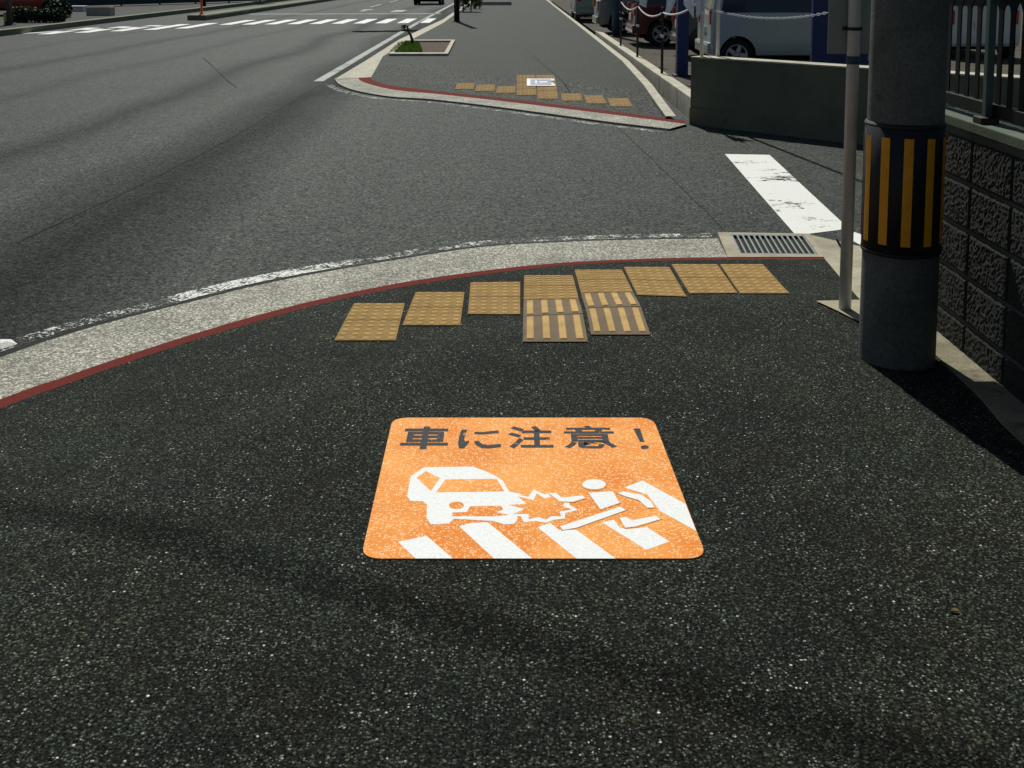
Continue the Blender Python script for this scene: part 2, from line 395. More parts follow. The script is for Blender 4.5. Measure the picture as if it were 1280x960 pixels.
def zn(x, y):
    d = segdist(x, y, r_in_s); t = min(1, d / 1.5)
    t = t if t < .75 else .75 + .25 * math.sin((t - .75) / .25 * math.pi / 2) * 1.0
    return ZK * (1 - min(1, t))
bm = bmesh.new(); strip(bm, k_out_s, k_in_s, lipz=ZR - .05); structure('kerb', bm, M['kerb'])
bm = bmesh.new(); strip(bm, kr, r_in_s); structure('kerb_red_band', bm, M['red'])
WX = 2.02                                            # face of the block wall
c_edge = pl([(1031, 324), (1050, 347), (1074, 374)], ZK)
c_edge = [G(1031, 324, ZK), Gs(1050, 347, zn), Gs(1076, 376, zn)]
poly = [(p.x, p.y) for p in r_in_s] + [(p.x, p.y) for p in c_edge[1:]] + [(WX + .03, c_edge[-1].y - .02), (WX + .03, -12)]
gp = grid(-3.6, 2.0, .5, 4.6, .16) + grid(-1.9, 2.0, 4.62, 6.9, .07)
structure('pavement', sheet(poly, zn, gp), M['walk'])
# concrete corner between the grate and the wall
ce = [G(1012, 293.5, ZK - .004), G(1079, 309, ZK - .004), Vector((2.9, 6.35, ZK - .004)), Vector((2.9, 5.75, ZK - .004)), Vector((WX + .03, c_edge[-1].y, c_edge[-1].z))] + c_edge[::-1]
bm = bmesh.new(); flat(bm, [p + Vector((0, 0, .002)) for p in ce])
va = [(G(1012, 293.5, ZK - .002)), G(1079, 309, ZK - .002), Vector((2.9, 6.35, ZK - .002))]
for a, b in zip(va, va[1:]):
    bm.faces.new([bm.verts.new(q) for q in (a, b, Vector((b.x, b.y, ZR - .05)), Vector((a.x, a.y, ZR - .05)))])
structure('kerb_corner', bm, M['gutter'])
bm = bmesh.new()
for (a, b, wd) in (((1049, 346), (1079, 356), .012), ((1046, 300), (1062, 330), .008)):
    p, q = Gs(*a, lambda x, y: ZK), Gs(*b, lambda x, y: ZK); dn = (q - p).normalized().cross(Vector((0, 0, 1))) * wd
    u = Vector((0, 0, .006)); flat(bm, [p - dn + u, p + dn + u, q + dn + u, q - dn + u])
structure('kerb_joint', bm, M['seal'])
# narrow concrete strip at the wall foot and the pad under the sign post
y_end = Gs(1020, 379, zn).y
bm = bmesh.new(); yy = [y_end - .02 - k * .22 for k in range(22)] + [.5, -3, -12]
A = [Vector((1.865 + .02 * math.sin(y * 3) + random.uniform(-.008, .008), y, zn(1.87, y) + .012)) for y in yy]; B = [Vector((WX + .02, y, zn(WX - .1, y) + .012)) for y in yy]
strip(bm, A, B, lipz=-.12); structure('wall_foot_strip', bm, M['gutterdark'])
bm = bmesh.new(); flat(bm, [Gs(u, v, zn) + Vector((0, 0, .009)) for u, v in ((1020, 378), (1052, 377.2), (1082, 376.5), (1104, 376), (1104, 416), (1071, 402.5), (1048, 391))]); structure('post_pad', bm, M['gutter'])

# far pavement
f_out = [G(u, v, ZK - .005) for u, v in [(418, 98), (424, 105), (445, 113), (488, 120.5), (540, 124), (615, 132.5), (702, 144), (765, 152.5), (837, 161)]]
f_mid = [G(u, v, ZK) for u, v in [(447, 96.5), (453, 102), (478, 109.5), (507, 114), (552, 118), (640, 127.8), (740, 140), (800, 147.5), (858, 155)]]
f_in = [G(u, v, ZK) for u, v in [(464, 96.6), (466, 100), (482, 105.5), (511, 109.6), (556, 114.8), (640, 124), (740, 136), (800, 143.6), (856, 150.5)]]
fo_s, fm_s, fi_s = smooth(f_out, 5), smooth(f_mid, 5), smooth(f_in, 5)
def zf(x, y):
    d = segdist(x, y, fi_s)
    return min(0, ZK + .12 * d)
bm = bmesh.new(); strip(bm, fo_s, fm_s, lipz=ZR - .05); structure('far_kerb', bm, M['kerb'])
bm = bmesh.new(); strip(bm, fm_s, fi_s); structure('far_kerb_red_band', bm, M['red'])
lo = [G(419, 98.5, ZK), G(455, 77, -.10), G(499.5, 49, -.02), G(554, 24, 0)]
li = [G(464, 96.3, ZK), G(478.5, 71, -.01), G(502, 56, 0), G(554, 28.6, 0)]
lo.append(Vector((lo[-1].x, 170, 0))); li.append(Vector((li[-1].x, 170, 0)))
bm = bmesh.new(); strip(bm, lo, li, lipz=ZR - .05); structure('roadside_kerb', bm, M['kerb2'])
re_px = [(845, 148), (832, 131), (815, 108), (786, 78), (746, 47)]
re = [Gs(u, v, zf) for u, v in re_px]; re.append(Vector((re[-1].x, 170, 0)))
rin = [p - Vector((.13, 0, 0)) for p in re]
fpoly = [(p.x, p.y) for p in fi_s] + [(p.x, p.y) for p in rin] + [(p.x, p.y) for p in li[::-1][:-1]]
structure('far_pavement', sheet(fpoly, zf, grid(-2.2, 1.9, 13.2, 22, .3)), M['farwalk'])
bm = bmesh.new(); strip(bm, [p + Vector((0, 0, .03)) for p in re], [p + Vector((0, 0, .03)) for p in rin], lipz=-.12)
strip(bm, [p + Vector((0, 0, .03)) for p in rin], [p + Vector((0.0, 0, .0)) for p in rin]); structure('pavement_edging', bm, M['kerb2'])
# parking lot beyond the concrete wall
bm = bmesh.new(); flat(bm, [(2.42, 14.2, -.02), (4.9, 11.6, -.02), (30, 11.6, -.02), (30, 80, -.02), (2.42, 80, -.02)]); structure('parking_lot', bm, M['lot'])
bm = bmesh.new()
for i in range(9):                                   # low kerb stones between lot and pavement
    y0 = 13.75 + i * 1.95; box(bm, 2.33, 2.50, y0, y0 + 1.93, -.25, .085, .012)
tag(link('kerb_stone_row', bm, M['kerb2']), 'low cream kerb stones edging the car park beside far pavement', 'kerb stones')
# opposite side of the main road
bm = bmesh.new(); box(bm, -40, -15.35, -20, 170, -.3, -.03); structure('opposite_pavement', bm, M['farwalk'])
bm = bmesh.new(); box(bm, -15.5, -15.2, 20, 170, -.3, .0); structure('opposite_kerb', bm, M['medkerb'])
bm = bmesh.new(); box(bm, -12.9, -12.15, 44.5, 130, -.3, .04, .06); structure('median', bm, M['medkerb'])

# ------------------------------------------------------------------ road markings
ZM = ZR + .004
def marks(name, quads, m, z=ZM):
    bm = bmesh.new()
    for q in quads: flat(bm, [G(u, v, z) for u, v in q])
    return structure(name, bm, m)
bm = bmesh.new(); q = [G(906, 192.5, ZM), G(962, 193.5, ZM), G(1054, 279, ZM), G(1051, 287, ZM), G(1012, 292, ZM), G(993, 292, ZM)]
flat(bm, q); flat(bm, [G(1066, 289.5, ZM), G(1079, 293.5, ZM), G(1079, 308, ZM), G(1066, 301, ZM)]); structure('stop_line', bm, M['white'])
bm = bmesh.new(); x = -14.6
def zeb(xx):                                         # near end of the bars, slightly skewed
    return 34.4 + (xx + 14.6) * (42.6 - 34.4) / 4.0 * .55 if xx < -11 else 40.6 + (xx + 11) * .22
while x < -3.2:
    y0 = zeb(x); flat(bm, [(x, y0, ZM), (x + .42, y0 + .1, ZM), (x + .42, y0 + 4.2, ZM), (x, y0 + 4.1, ZM)]); x += .79
structure('zebra_crossing', bm, M['whitefar'])
a = G(398, 101.5, ZM); b = G(520, 29.5, ZM)
bm = bmesh.new(); d = Vector((.085, 0, 0)); e = Vector((b.x - .02, 170, ZM)); strip(bm, [a - d, b - d, e - d], [a + d, b + d, e + d]); structure('edge_line', bm, M['whitefaint'])
bm = bmesh.new(); flat(bm, [(-12.0, 51.0, ZM), (-3.3, 51.6, ZM), (-3.3, 52.2, ZM), (-12.0, 51.6, ZM)])
flat(bm, [(-7.5, 55, ZM), (-7.3, 55, ZM), (-7.3, 57, ZM), (-7.0, 57, ZM), (-7.4, 58.5, ZM), (-7.8, 57, ZM), (-7.5, 57, ZM)])
for y in (62, 72, 82): flat(bm, [(-7.9, y, ZM), (-7.75, y, ZM), (-7.75, y + 5, ZM), (-7.9, y + 5, ZM)])
flat(bm, [(-5.9, 54, ZM), (-5.3, 54, ZM), (-5.3, 57, ZM), (-5.9, 57, ZM)])
structure('far_lane_markings', bm, M['whitefaint'])
A = [G(u, v, ZM) for u, v in ((-30, 45.2), (0, 43.6), (60, 40), (110, 37), (160, 34.6), (205, 32.4))]
bm = bmesh.new(); strip(bm, [p + Vector((-.05, -.35, 0)) for p in A], [p + Vector((.05, .5, .0)) for p in A]); structure('opposite_edge_line', bm, M['whitefar'])
# crumbled line outside the near kerb and outside the far kerb
def offs(poly, d):
    out = []
    for i, p in enumerate(poly):
        a = poly[max(i - 1, 0)]; b = poly[min(i + 1, len(poly) - 1)]; t = (b - a); t.z = 0; t.normalize()
        n_ = Vector((-t.y, t.x, 0)); out.append(Vector((p.x + n_.x * d, p.y + n_.y * d, ZM)))
    return out
i0 = 19
bm = bmesh.new(); strip(bm, offs(k_out_s, .12)[i0:36], offs(k_out_s, .23)[i0:36]); structure('worn_kerb_line', bm, M['crumb2'])
bm = bmesh.new(); strip(bm, offs(k_out_s, .12)[35:48], offs(k_out_s, .26)[35:48]); structure('kerb_line', bm, M['crumb'])
bm = bmesh.new(); strip(bm, offs(k_out_s, .13)[47:], offs(k_out_s, .25)[47:]); structure('sparse_kerb_line', bm, M['crumb2'])
bm = bmesh.new(); strip(bm, [p + Vector((0, 0, .002)) for p in offs(k_out_s, .001)], [p + Vector((0, 0, .002)) for p in offs(k_out_s, .095)]); structure('kerb_gap', bm, M['joint'])
bm = bmesh.new(); strip(bm, offs(fo_s, -.09)[4:], offs(fo_s, -.22)[4:]); structure('far_kerb_line', bm, M['crumb2'])
bm = bmesh.new(); flat(bm, [G(0, 424, ZM), G(14, 424, ZM), G(22, 430, ZM), G(0, 437, ZM)]); structure('line_end', bm, M['white'])
# tar joints, cracks and a dark strip on the road
def seam(name, pts, wd, z=ZM, jitter=.012, m=None):
    P = [G(u, v, z) for u, v in pts]; P = smooth(P, 6); bm = bmesh.new(); A = []; B = []
    for i, p in enumerate(P):
        t = (P[min(i + 1, len(P) - 1)] - P[max(i - 1, 0)]).normalized(); n_ = Vector((-t.y, t.x, 0)); j = n_ * random.uniform(-jitter, jitter); k = random.uniform(.6, 1.3)
        A.append(p + j + n_ * wd * k); B.append(p + j - n_ * wd * k)
    strip(bm, A, B); return structure(name, bm, m or M['seal'])
seam('tar_joint', [(400, 106), (375, 121), (340, 142), (300, 166), (240, 198), (160, 238), (80, 275), (20, 304)], .006, m=M['joint'])
seam('road_crack', [(254, 72), (266, 83), (280, 97), (295, 109)], .015, jitter=.006, m=M['joint'])
seam('pavement_joint', [(655, 60), (690, 90), (712, 110)], .007, z=.004, jitter=.006, m=M['joint'])
seam('side_street_joint', [(765, 153), (800, 185), (850, 232), (905, 286)], .0035, m=M['joint'])
seam('dark_road_strip', [(441, 39.6), (480, 39), (535, 38)], .42, jitter=.02)  # wide dark strip lying across the main road

# ------------------------------------------------------------------ painted warning panel on the pavement
sg = thing('pavement_sign', 'large orange painted pavement panel with black writing, white car and falling person', 'pavement sign', G(667, 610, 0))
sgl = Vector(sg.location)
def SP(pts, lay): return [G(u, v, .004 + lay * .0002) - sgl for u, v in pts]
def art(name, polys, lay, m):
    bm = bmesh.new()
    for p in polys: flat(bm, SP(p, lay))
    bmesh.ops.triangulate(bm, faces=bm.faces)
    return link(name, bm, m, sg)
c4 = [G(u, v, .004) for u, v in ((451, 698), (884, 698), (816, 522), (491, 522))]
bm = bmesh.new(); pts = []
rad = .065
for i, p in enumerate(c4):
    a = (c4[i - 1] - p).normalized(); b = (c4[(i + 1) % 4] - p).normalized()
    for k in range(9):
        t = k / 8; pts.append((p + a * rad) * (1 - t) ** 2 + p * 2 * t * (1 - t) + (p + b * rad) * t * t)
f = flat(bm, [q - sgl for q in pts])
r_ = bmesh.ops.extrude_face_region(bm, geom=[f]); 
for v in [v for v in r_['geom'] if isinstance(v, bmesh.types.BMVert)]: v.co.z -= .004
bmesh.ops.recalc_face_normals(bm, faces=bm.faces)
link('panel', bm, M['orange'], sg)
z4 = lambda L: [(480 + x / 6.4, 575 + y / 6.4) for x, y in L]
z5 = lambda L: [(640 + x / 5.3333, 585 + y / 5.3333) for x, y in L]
art('crossing_stripes', [z4([(112, 655), (340, 605), (552, 787), (252, 787)]), z4([(600, 530), (700, 503), (830, 498), (1185, 787), (880, 787)]),
     z5([(170, 395), (255, 365), (310, 410), (430, 413), (690, 603), (430, 603)]), z5([(600, 362), (680, 345), (720, 398), (770, 408), (900, 395), (1050, 490), (895, 545)]),
     z5([(748, 130), (870, 83), (1158, 240), (1227, 418), (985, 285), (900, 175)])], 1, M['signwhite'])
def star(c, rx, ry, n, inner, rot=0):
    L = []
    for k in range(2 * n):
        s = 1 if k % 2 == 0 else inner; s *= 1 + .13 * math.sin(k * 2.7); a = rot + math.pi * k / n
        L.append((c[0] + rx * s * math.cos(a), c[1] + ry * s * math.sin(a)))
    return L
def ell(cx, cy, rx, ry, n=24): return [(cx + rx * math.cos(2 * math.pi * k / n), cy + ry * math.sin(2 * math.pi * k / n)) for k in range(n)]
art('burst_outline', [star((675, 634), 48, 22.5, 10, .70, .15)], 2, M['signwhite'])
art('car_pictogram', [z4([(215, 130), (320, 58), (705, 52), (790, 80), (890, 125), (950, 165), (1000, 250), (1100, 272), (1080, 330), (1050, 360), (1070, 470), (1040, 512), (960, 515), (880, 488), (560, 470), (520, 508), (375, 515), (340, 462), (345, 358), (310, 330), (212, 327), (185, 292), (200, 200)])], 3, M['signwhite'])
art('burst', [star((677, 634), 38, 17.5, 10, .62, .15)], 4, M['orange'])
art('car_window', [z4([(260, 140), (335, 88), (447, 145), (375, 247)]), z4([(490, 155), (900, 150), (962, 250), (415, 258)])], 4, M['orange'])
art('car_grille', [z4(ell(580, 362, 60, 30)), z4([(545, 420), (660, 415), (690, 370), (935, 365), (955, 395), (895, 415), (1000, 440), (880, 450), (545, 450)])], 4, M['orange'])
limbs = [ell(742.5, 605.3, 14.8, 6.3), z5([(510, 165), (672, 155), (717, 232), (590, 275)]), z5([(320, 388), (720, 258), (762, 280), (430, 398), (340, 413)]),
         z5([(718, 332), (758, 325), (800, 348), (960, 318), (992, 340), (830, 387), (756, 397)]), z5([(703, 168), (740, 155), (865, 178), (930, 225), (948, 262), (900, 264), (845, 213), (760, 190)]),
         z5([(250, 172), (330, 198), (470, 182), (488, 200), (405, 225), (320, 222)])]
def grow(L, s):
    cx = sum(p[0] for p in L) / len(L); cy = sum(p[1] for p in L) / len(L); out = []
    for x, y in L:
        dx, dy = x - cx, y - cy; m_ = math.hypot(dx, dy * 1.6) + 1e-6; out.append((x + dx / m_ * s, y + dy / m_ * s * .9))
    return out
for i, L in enumerate(limbs): art('person_outline', [grow(L, 2.2)], 5 + i * .25, M['orange'])
for i, L in enumerate(limbs): art('person_pictogram', [L], 7 + i * .2, M['signwhite'])
# lettering
bm = bmesh.new()
def glyph(ch, u0, u1, vt, vb, off):
    cu = bpy.data.curves.new('g', 'FONT'); cu.body = ch; cu.size = 1; cu.offset = off; cu.resolution_u = 3
    ob = bpy.data.objects.new('g', cu); COL.objects.link(ob); bpy.context.view_layer.update()
    me = bpy.data.meshes.new_from_object(ob.evaluated_get(bpy.context.evaluated_depsgraph_get()))
    xs = [v.co.x for v in me.vertices]; ys = [v.co.y for v in me.vertices]
    a, b, c, d = min(xs), max(xs), min(ys), max(ys); vm = (vt + vb) / 2
    X0, X1 = G(u0, vm, 0).x, G(u1, vm, 0).x; Y0, Y1 = G(640, vb, 0).y, G(640, vt, 0).y
    vs = [bm.verts.new((X0 + (v.co.x - a) / (b - a) * (X1 - X0) - sgl.x, Y0 + (v.co.y - c) / (d - c) * (Y1 - Y0) - sgl.y, .0044 - sgl.z)) for v in me.vertices]
    for p in me.polygons:
        f = bm.faces.new([vs[i] for i in p.vertices]); f.normal_update()
        if f.normal.z < 0: f.normal_flip()
    bpy.data.objects.remove(ob); bpy.data.curves.remove(cu); bpy.data.meshes.remove(me)
for ch, u0, u1, vt, vb, off in (('車', 502, 561, 534.5, 563, .028), ('注', 635, 691, 534, 562, .024), ('意', 704, 769, 533.5, 562, .018)):
    glyph(ch, u0, u1, vt, vb, off)
for L in ([(577, 537), (584, 537), (580, 549), (581.5, 552), (586, 550.5), (586.5, 553), (580, 560.5), (573.5, 560.5), (572.5, 553), (574, 545)],
          [(593, 539.5), (603, 540), (615, 538.6), (623, 538), (623.5, 541.4), (612, 542.2), (603, 543.2), (593, 542.6)],
          [(592.5, 551.5), (598, 551), (603, 555), (610, 556.2), (626, 554.6), (626.5, 558.8), (612, 560.6), (602, 560), (594.5, 556)],
          [(791.5, 535.5), (800, 535.5), (805.5, 552.5), (800, 552.5)], ell(806, 559, 5.2, 2.5, 14)):
    flat(bm, [G(u, v, .0044) - sgl for u, v in L])
bmesh.ops.triangulate(bm, faces=[f for f in bm.faces if len(f.verts) > 4])
link('lettering', bm, M['ink'], sg)

# ------------------------------------------------------------------ tactile paving tiles
def tile_mesh(q, kind, fz):
    """q: far-left, far-right, near-right, near-left corners; returns a bmesh about the tile's centre"""
    c = (q[0] + q[1] + q[2] + q[3]) / 4; bm = bmesh.new()
    def at(s, t, h):                                 # s across, t from far to near
        p = (q[0] * (1 - s) + q[1] * s) * (1 - t) + (q[3] * (1 - s) + q[2] * s) * t
        return Vector((p.x - c.x, p.y - c.y, fz(p.x, p.y) - c.z + h))
    g = .012; h0 = .006
    n_ = 4; gv = [[bm.verts.new(at(g + (1 - 2 * g) * i / n_, g + (1 - 2 * g) * j / n_, h0)) for j in range(n_ + 1)] for i in range(n_ + 1)]
    for i in range(n_):
        for j in range(n_): bm.faces.new((gv[i][j], gv[i + 1][j], gv[i + 1][j + 1], gv[i][j + 1]))
    rim_ = [gv[i][0] for i in range(n_)] + [gv[n_][j] for j in range(n_)] + [gv[n_ - i][n_] for i in range(n_)] + [gv[0][n_ - j] for j in range(n_)]
    low_ = [bm.verts.new(v.co - Vector((0, 0, .03))) for v in rim_]; k_ = len(rim_)
    for i in range(k_): bm.faces.new((rim_[i], rim_[(i + 1) % k_], low_[(i + 1) % k_], low_[i]))
    if kind == 'dot':
        for i in range(5):
            for j in range(5):
                cs, ct = (i + .5) / 5, (j + .5) / 5; rr = []
                for r, h in ((.066, h0 - .001), (.056, h0 + .0026), (.036, h0 + .0038)):
                    rr.append([bm.verts.new(at(cs + r * math.cos(k * math.pi / 5), ct + r * math.sin(k * math.pi / 5), h)) for k in range(10)])
                for a, b in zip(rr, rr[1:]):
                    for k in range(10): bm.faces.new((a[k], a[(k + 1) % 10], b[(k + 1) % 10], b[k]))
                bm.faces.new(rr[-1])
        bm.faces.ensure_lookup_table()
        for f in bm.faces:
            if len(f.verts) == 10 or (len(f.verts) == 4 and f.calc_area() < .0004): f.material_index = 1
    bmesh.ops.recalc_face_normals(bm, faces=bm.faces)
    bars = None
    if kind == 'bar':
        bars = bmesh.new()
        for i in range(4):
            cs = (i + .5) / 4; secs = []
            for t, k in ((.075, 0), (.09, 1), (.25, 1), (.42, 1), (.58, 1), (.75, 1), (.91, 1), (.925, 0)):
                secs.append([bars.verts.new(at(cs + s_, t, h0 - .001 + (h + .001) * k)) for s_, h in ((-.060, -.001), (-.053, .004), (-.040, .0052), (.040, .0052), (.053, .004), (.060, -.001))])
            for a, b in zip(secs, secs[1:]):
                for k in range(5): bars.faces.new((a[k], a[k + 1], b[k + 1], b[k]))
        bmesh.ops.recalc_face_normals(bars, faces=bars.faces)
    return bm, bars, c
def column(quad, kinds, fz, labels, group, m):
    P = [Gs(u, v, fz) for u, v in quad]; n_ = len(kinds)
    if n_ == 4 and m is M['tile']: ts = [0, .215, .455, .715, 1]
    else: ts = [k / n_ for k in range(n_ + 1)]
    for k, kd in enumerate(kinds):
        t0, t1 = ts[k], ts[k + 1]
        q = [P[0].lerp(P[3], t0), P[1].lerp(P[2], t0), P[1].lerp(P[2], t1), P[0].lerp(P[3], t1)]
        bm, bars, c = tile_mesh(q, kd, fz)
        o = link('dotted_paving_tile' if kd == 'dot' else 'ribbed_paving_tile', bm, [m, M['tiledot' if m is M['tile'] else 'tilefar']] if kd == 'dot' else M['tilebase']); o.location = c
        tag(o, labels[k], 'paving tile', group)
        if bars: link('rib', bars, M['tilebar'], o)
gN = 'yellow tactile tiles at the near kerb'; gF = 'yellow tactile tiles at the far kerb'
NC = [([(442, 380), (507, 380), (495.5, 427), (417, 427)], 'at the left end of the near tactile row'),
      ([(519, 366), (581.5, 366), (576, 408), (502, 408)], 'second stack from left end of near row'),
      ([(587.5, 354), (651, 353), (651, 394), (584, 394)], 'in the stack just left of the ribbed tiles'),
      ([(654.5, 345), (716.5, 345), (736, 429), (652.5, 429)], None),
      ([(717.5, 338), (778, 338), (814, 420), (738, 420)], None),
      ([(779, 334.5), (837, 334.5), (859.5, 372), (796, 370)], 'in the stack just right of the ribbed tiles'),
      ([(838.5, 331), (897, 331), (923, 367.5), (861.5, 368)], 'second stack from right end of near row'),
      ([(899, 331), (954, 331), (988.5, 368), (925, 368)], 'right end of near row by the drain grate')]
for qd, where in NC:
    if where: column(qd, ['dot', 'dot'], zn, ['dotted tile, kerb side, ' + where, 'dotted tile, camera side, ' + where], gN, M['tile'])
    else:
        s = 'left' if qd[0][0] < 700 else 'right'
        column(qd, ['dot', 'dot', 'bar', 'bar'], zn, ['yellow dotted tile by the red band, top of %s ribbed stack' % s, 'yellow dotted tile directly above the ribs in %s ribbed stack' % s,
               'tan tile with four raised ribs, upper one of the %s ribbed stack' % s, 'tan tile with four raised ribs, lowest of the %s ribbed stack' % s], gN, M['tile'])
FC = [([(571, 104), (594, 104), (592, 112), (569, 112)], 'leftmost single tile of the distant tactile row'),
      ([(596, 106), (619.5, 106), (618, 114.5), (593.5, 114.5)], 'distant single tile next to the leftmost one'),
      ([(622, 108), (645, 108), (644, 116.7), (619.5, 116.7)], 'distant single tile touching the tall double stack on its left'),
      ([(646, 94), (669, 94), (671, 119.5), (645.5, 119.5)], 'left half of the distant double stack'),
      ([(670, 94), (692.5, 94), (698, 124), (672, 124)], 'right half of the distant double stack'),
      ([(701, 117), (726.5, 117), (728, 126.4), (702, 126.4)], 'distant single tile touching the double stack on its right'),
      ([(729, 119.4), (753, 119.4), (759, 130), (734, 130)], 'distant single tile one before the right end'),
      ([(759, 123), (785, 123), (791.5, 133.6), (763, 133.6)], 'rightmost single tile of the distant tactile row')]
for qd, where in FC:
    if 'half' in where:
        column(qd, ['dot'] * 4, zf, ['dotted tile, %s of the %s' % (r_, where) for r_ in ('farthest', 'second farthest', 'second nearest', 'nearest')], gF, M['tilefar'])
    else: column(qd, ['dot'], zf, ['small yellow dotted ' + where.replace('distant', 'far').replace('single ', '')] if False else ['yellow dotted, ' + where], gF, M['tilefar'])
st = thing('pavement_sticker', 'small blue and white sticker on the distant yellow tiles', 'sticker', Gs(676, 104, zf))
sl_ = Vector(st.location); up = .017
def stq(u0, u1, v0, v1, lay): return [Gs(u, v, zf) - sl_ + Vector((0, 0, up + lay * .002)) for u, v in ((u0, v0), (u1, v0), (u1 + (v1 - v0) * .12, v1), (u0, v1))]
bm = bmesh.new(); flat(bm, stq(658.5, 693, 99.5, 108.5, 0)); link('backing', bm, M['whiteplastic'], st)
bm = bmesh.new(); flat(bm, stq(663, 688.5, 100.6, 107.4, 1)); link('blue_field', bm, M['stickerblue'], st)
bm = bmesh.new(); flat(bm, stq(669, 671, 102, 106, 2)); flat(bm, stq(674, 684, 103.2, 104.8, 2)); link('mark', bm, M['whiteplastic'], st)

# ------------------------------------------------------------------ drain grate
gq = [G(897, 290, ZK + .004), G(1012, 292, ZK + .004), G(1030, 321, ZK + .004), G(909.5, 321.2, ZK + .004)]
iq = [G(913, 292.6, ZK + .004), G(1005, 293.6, ZK + .004), G(1022.5, 318.3, ZK + .004), G(925, 317.3, ZK + .004)]
dg = thing('drain_grate', 'slotted iron drain grate in a concrete surround at the kerb end', 'drain grate', sum(gq, Vector()) / 4)
dl = Vector(dg.location); bm = bmesh.new()
for i in range(4):
    a, b, c, d = gq[i], gq[(i + 1) % 4], iq[(i + 1) % 4], iq[i]
    bm.faces.new([bm.verts.new(p - dl) for p in (a, d, c, b)])
    bm.faces.new([bm.verts.new(p - dl) for p in (c, d, d - Vector((0, 0, .16)), c - Vector((0, 0, .16)))])
    bm.faces.new([bm.verts.new(p - dl) for p in (a, b, b - Vector((0, 0, .08)), a - Vector((0, 0, .08)))])
bmesh.ops.recalc_face_normals(bm, faces=bm.faces); link('surround', bm, M['gutter'], dg)
bm = bmesh.new(); flat(bm, [p - dl - Vector((0, 0, .012 + .01)) for p in iq]); link('pit', bm, M['under'], dg)
bm = bmesh.new()
def gb(s0, s1, t0, t1):
    def at(s, t): return (iq[0] * (1 - s) + iq[1] * s) * (1 - t) + (iq[3] * (1 - s) + iq[2] * s) * t - dl
    tp = [bm.verts.new(at(s, t) + Vector((0, 0, -.001))) for s, t in ((s0, t0), (s1, t0), (s1, t1), (s0, t1))]
    bt = [bm.verts.new(at(s, t) + Vector((0, 0, -.02))) for s, t in ((s0, t0), (s1, t0), (s1, t1), (s0, t1))]
    bm.faces.new(tp)
    for i in range(4): bm.faces.new((tp[i], bt[i], bt[(i + 1) % 4], tp[(i + 1) % 4]))
for k in range(14): gb(k / 13.4, k / 13.4 + .024, .055, .945)
gb(0, 1, 0, .05); gb(0, 1, .95, 1)
bmesh.ops.recalc_face_normals(bm, faces=bm.faces); link('bars', bm, M['iron'], dg)

# ------------------------------------------------------------------ utility pole with striped sleeve
pb = Gs(1120.5, 447, zn); PR = .163
up_ = thing('utility_pole', 'thick grey concrete utility pole with black and orange striped sleeve at right', 'utility pole', pb)
bm = bmesh.new(); lathe(bm, [(PR, -.3), (PR, .0), (PR - .006, 2), (PR - .03, 9.5), (PR - .05, 9.52)], seg=48); link('pole', bm, M['pole'], up_)
zt = atY(1120, 157, pb.y - PR).z - pb.z; zb = atY(1120, 325, pb.y - PR).z - pb.z
bm = bmesh.new(); lathe(bm, [(PR - .004, zb), (PR + .005, zb + .003), (PR + .004, zt - .003), (PR - .004, zt)], seg=48); link('sleeve', bm, M['sleeve'], up_)
s0, s1 = atY(1120, 309, pb.y - PR).z - pb.z, atY(1120, 174, pb.y - PR).z - pb.z
def stripe(a0, a1, z0, z1, r):
    bm = bmesh.new(); n_ = 6; A = [];B = []
    for k in range(n_ + 1):
        a = a0 + (a1 - a0) * k / n_; A.append((r * math.cos(a), r * math.sin(a), z0)); B.append((r * math.cos(a), r * math.sin(a), z1))
    va = [bm.verts.new(p) for p in A]; vb = [bm.verts.new(p) for p in B]
    for k in range(n_): bm.faces.new((va[k], va[k + 1], vb[k + 1], vb[k])).smooth = True
    return bm
for k in range(11):
    a = R(-109.4 + 6.2) + k * R(360 / 11)
    link('stripe', stripe(a - .115, a + .115, s0, s1, PR + .0075), M['stripe'], up_)
for zz in (zb + .012, zt - .012):
    bm = bmesh.new(); lathe(bm, [(PR + .004, zz - .006), (PR + .007, zz - .004), (PR + .007, zz + .004), (PR + .004, zz + .006)], seg=48)
    link('band', bm, M['blackmetal'], up_)

# ------------------------------------------------------------------ sign pole
sb = Gs(1056, 388, zn)
sp = thing('sign_post', 'slim pale grey steel post with a grey sign plate seen from behind', 'sign post', sb)
top = 2.9
bm = bmesh.new(); lathe(bm, [(.0305, -.2), (.0305, top), (.025, top + .01)], seg=24); link('post', bm, M['galv'], sp)
zt_ = atY(1066, 70, sb.y).z - sb.z; bm = bmesh.new(); lathe(bm, [(.0312, zt_ - .04), (.0325, zt_ - .04), (.0325, zt_ + .0), (.0312, zt_ + .0)], seg=24); link('blue_band', bm, M['blue'], sp)  # plain blue band around the post below the plate
zp = atY(1066, 67, sb.y + .05).z - sb.z
bm = bmesh.new(); x0 = atY(1034.5, 40, sb.y + .05).x - sb.x; box(bm, x0, -x0 + .04, .042, .046, zp, zp + .62, 0)
link('sign_plate', bm, M['galvback'], sp)
bm = bmesh.new(); zc_ = atY(1062, 36, sb.y).z - sb.z
box(bm, -.045, .050, .026, .0415, zc_ - .009, zc_ + .009); lathe(bm, [(.031, zc_ - .008), (.0335, zc_ - .008), (.0335, zc_ + .008), (.031, zc_ + .008)], seg=20); tube(bm, [(-.05, -.0, zc_), (-.03, .03, zc_)], .006, 8)
link('bracket', bm, M['blackmetal'], sp)

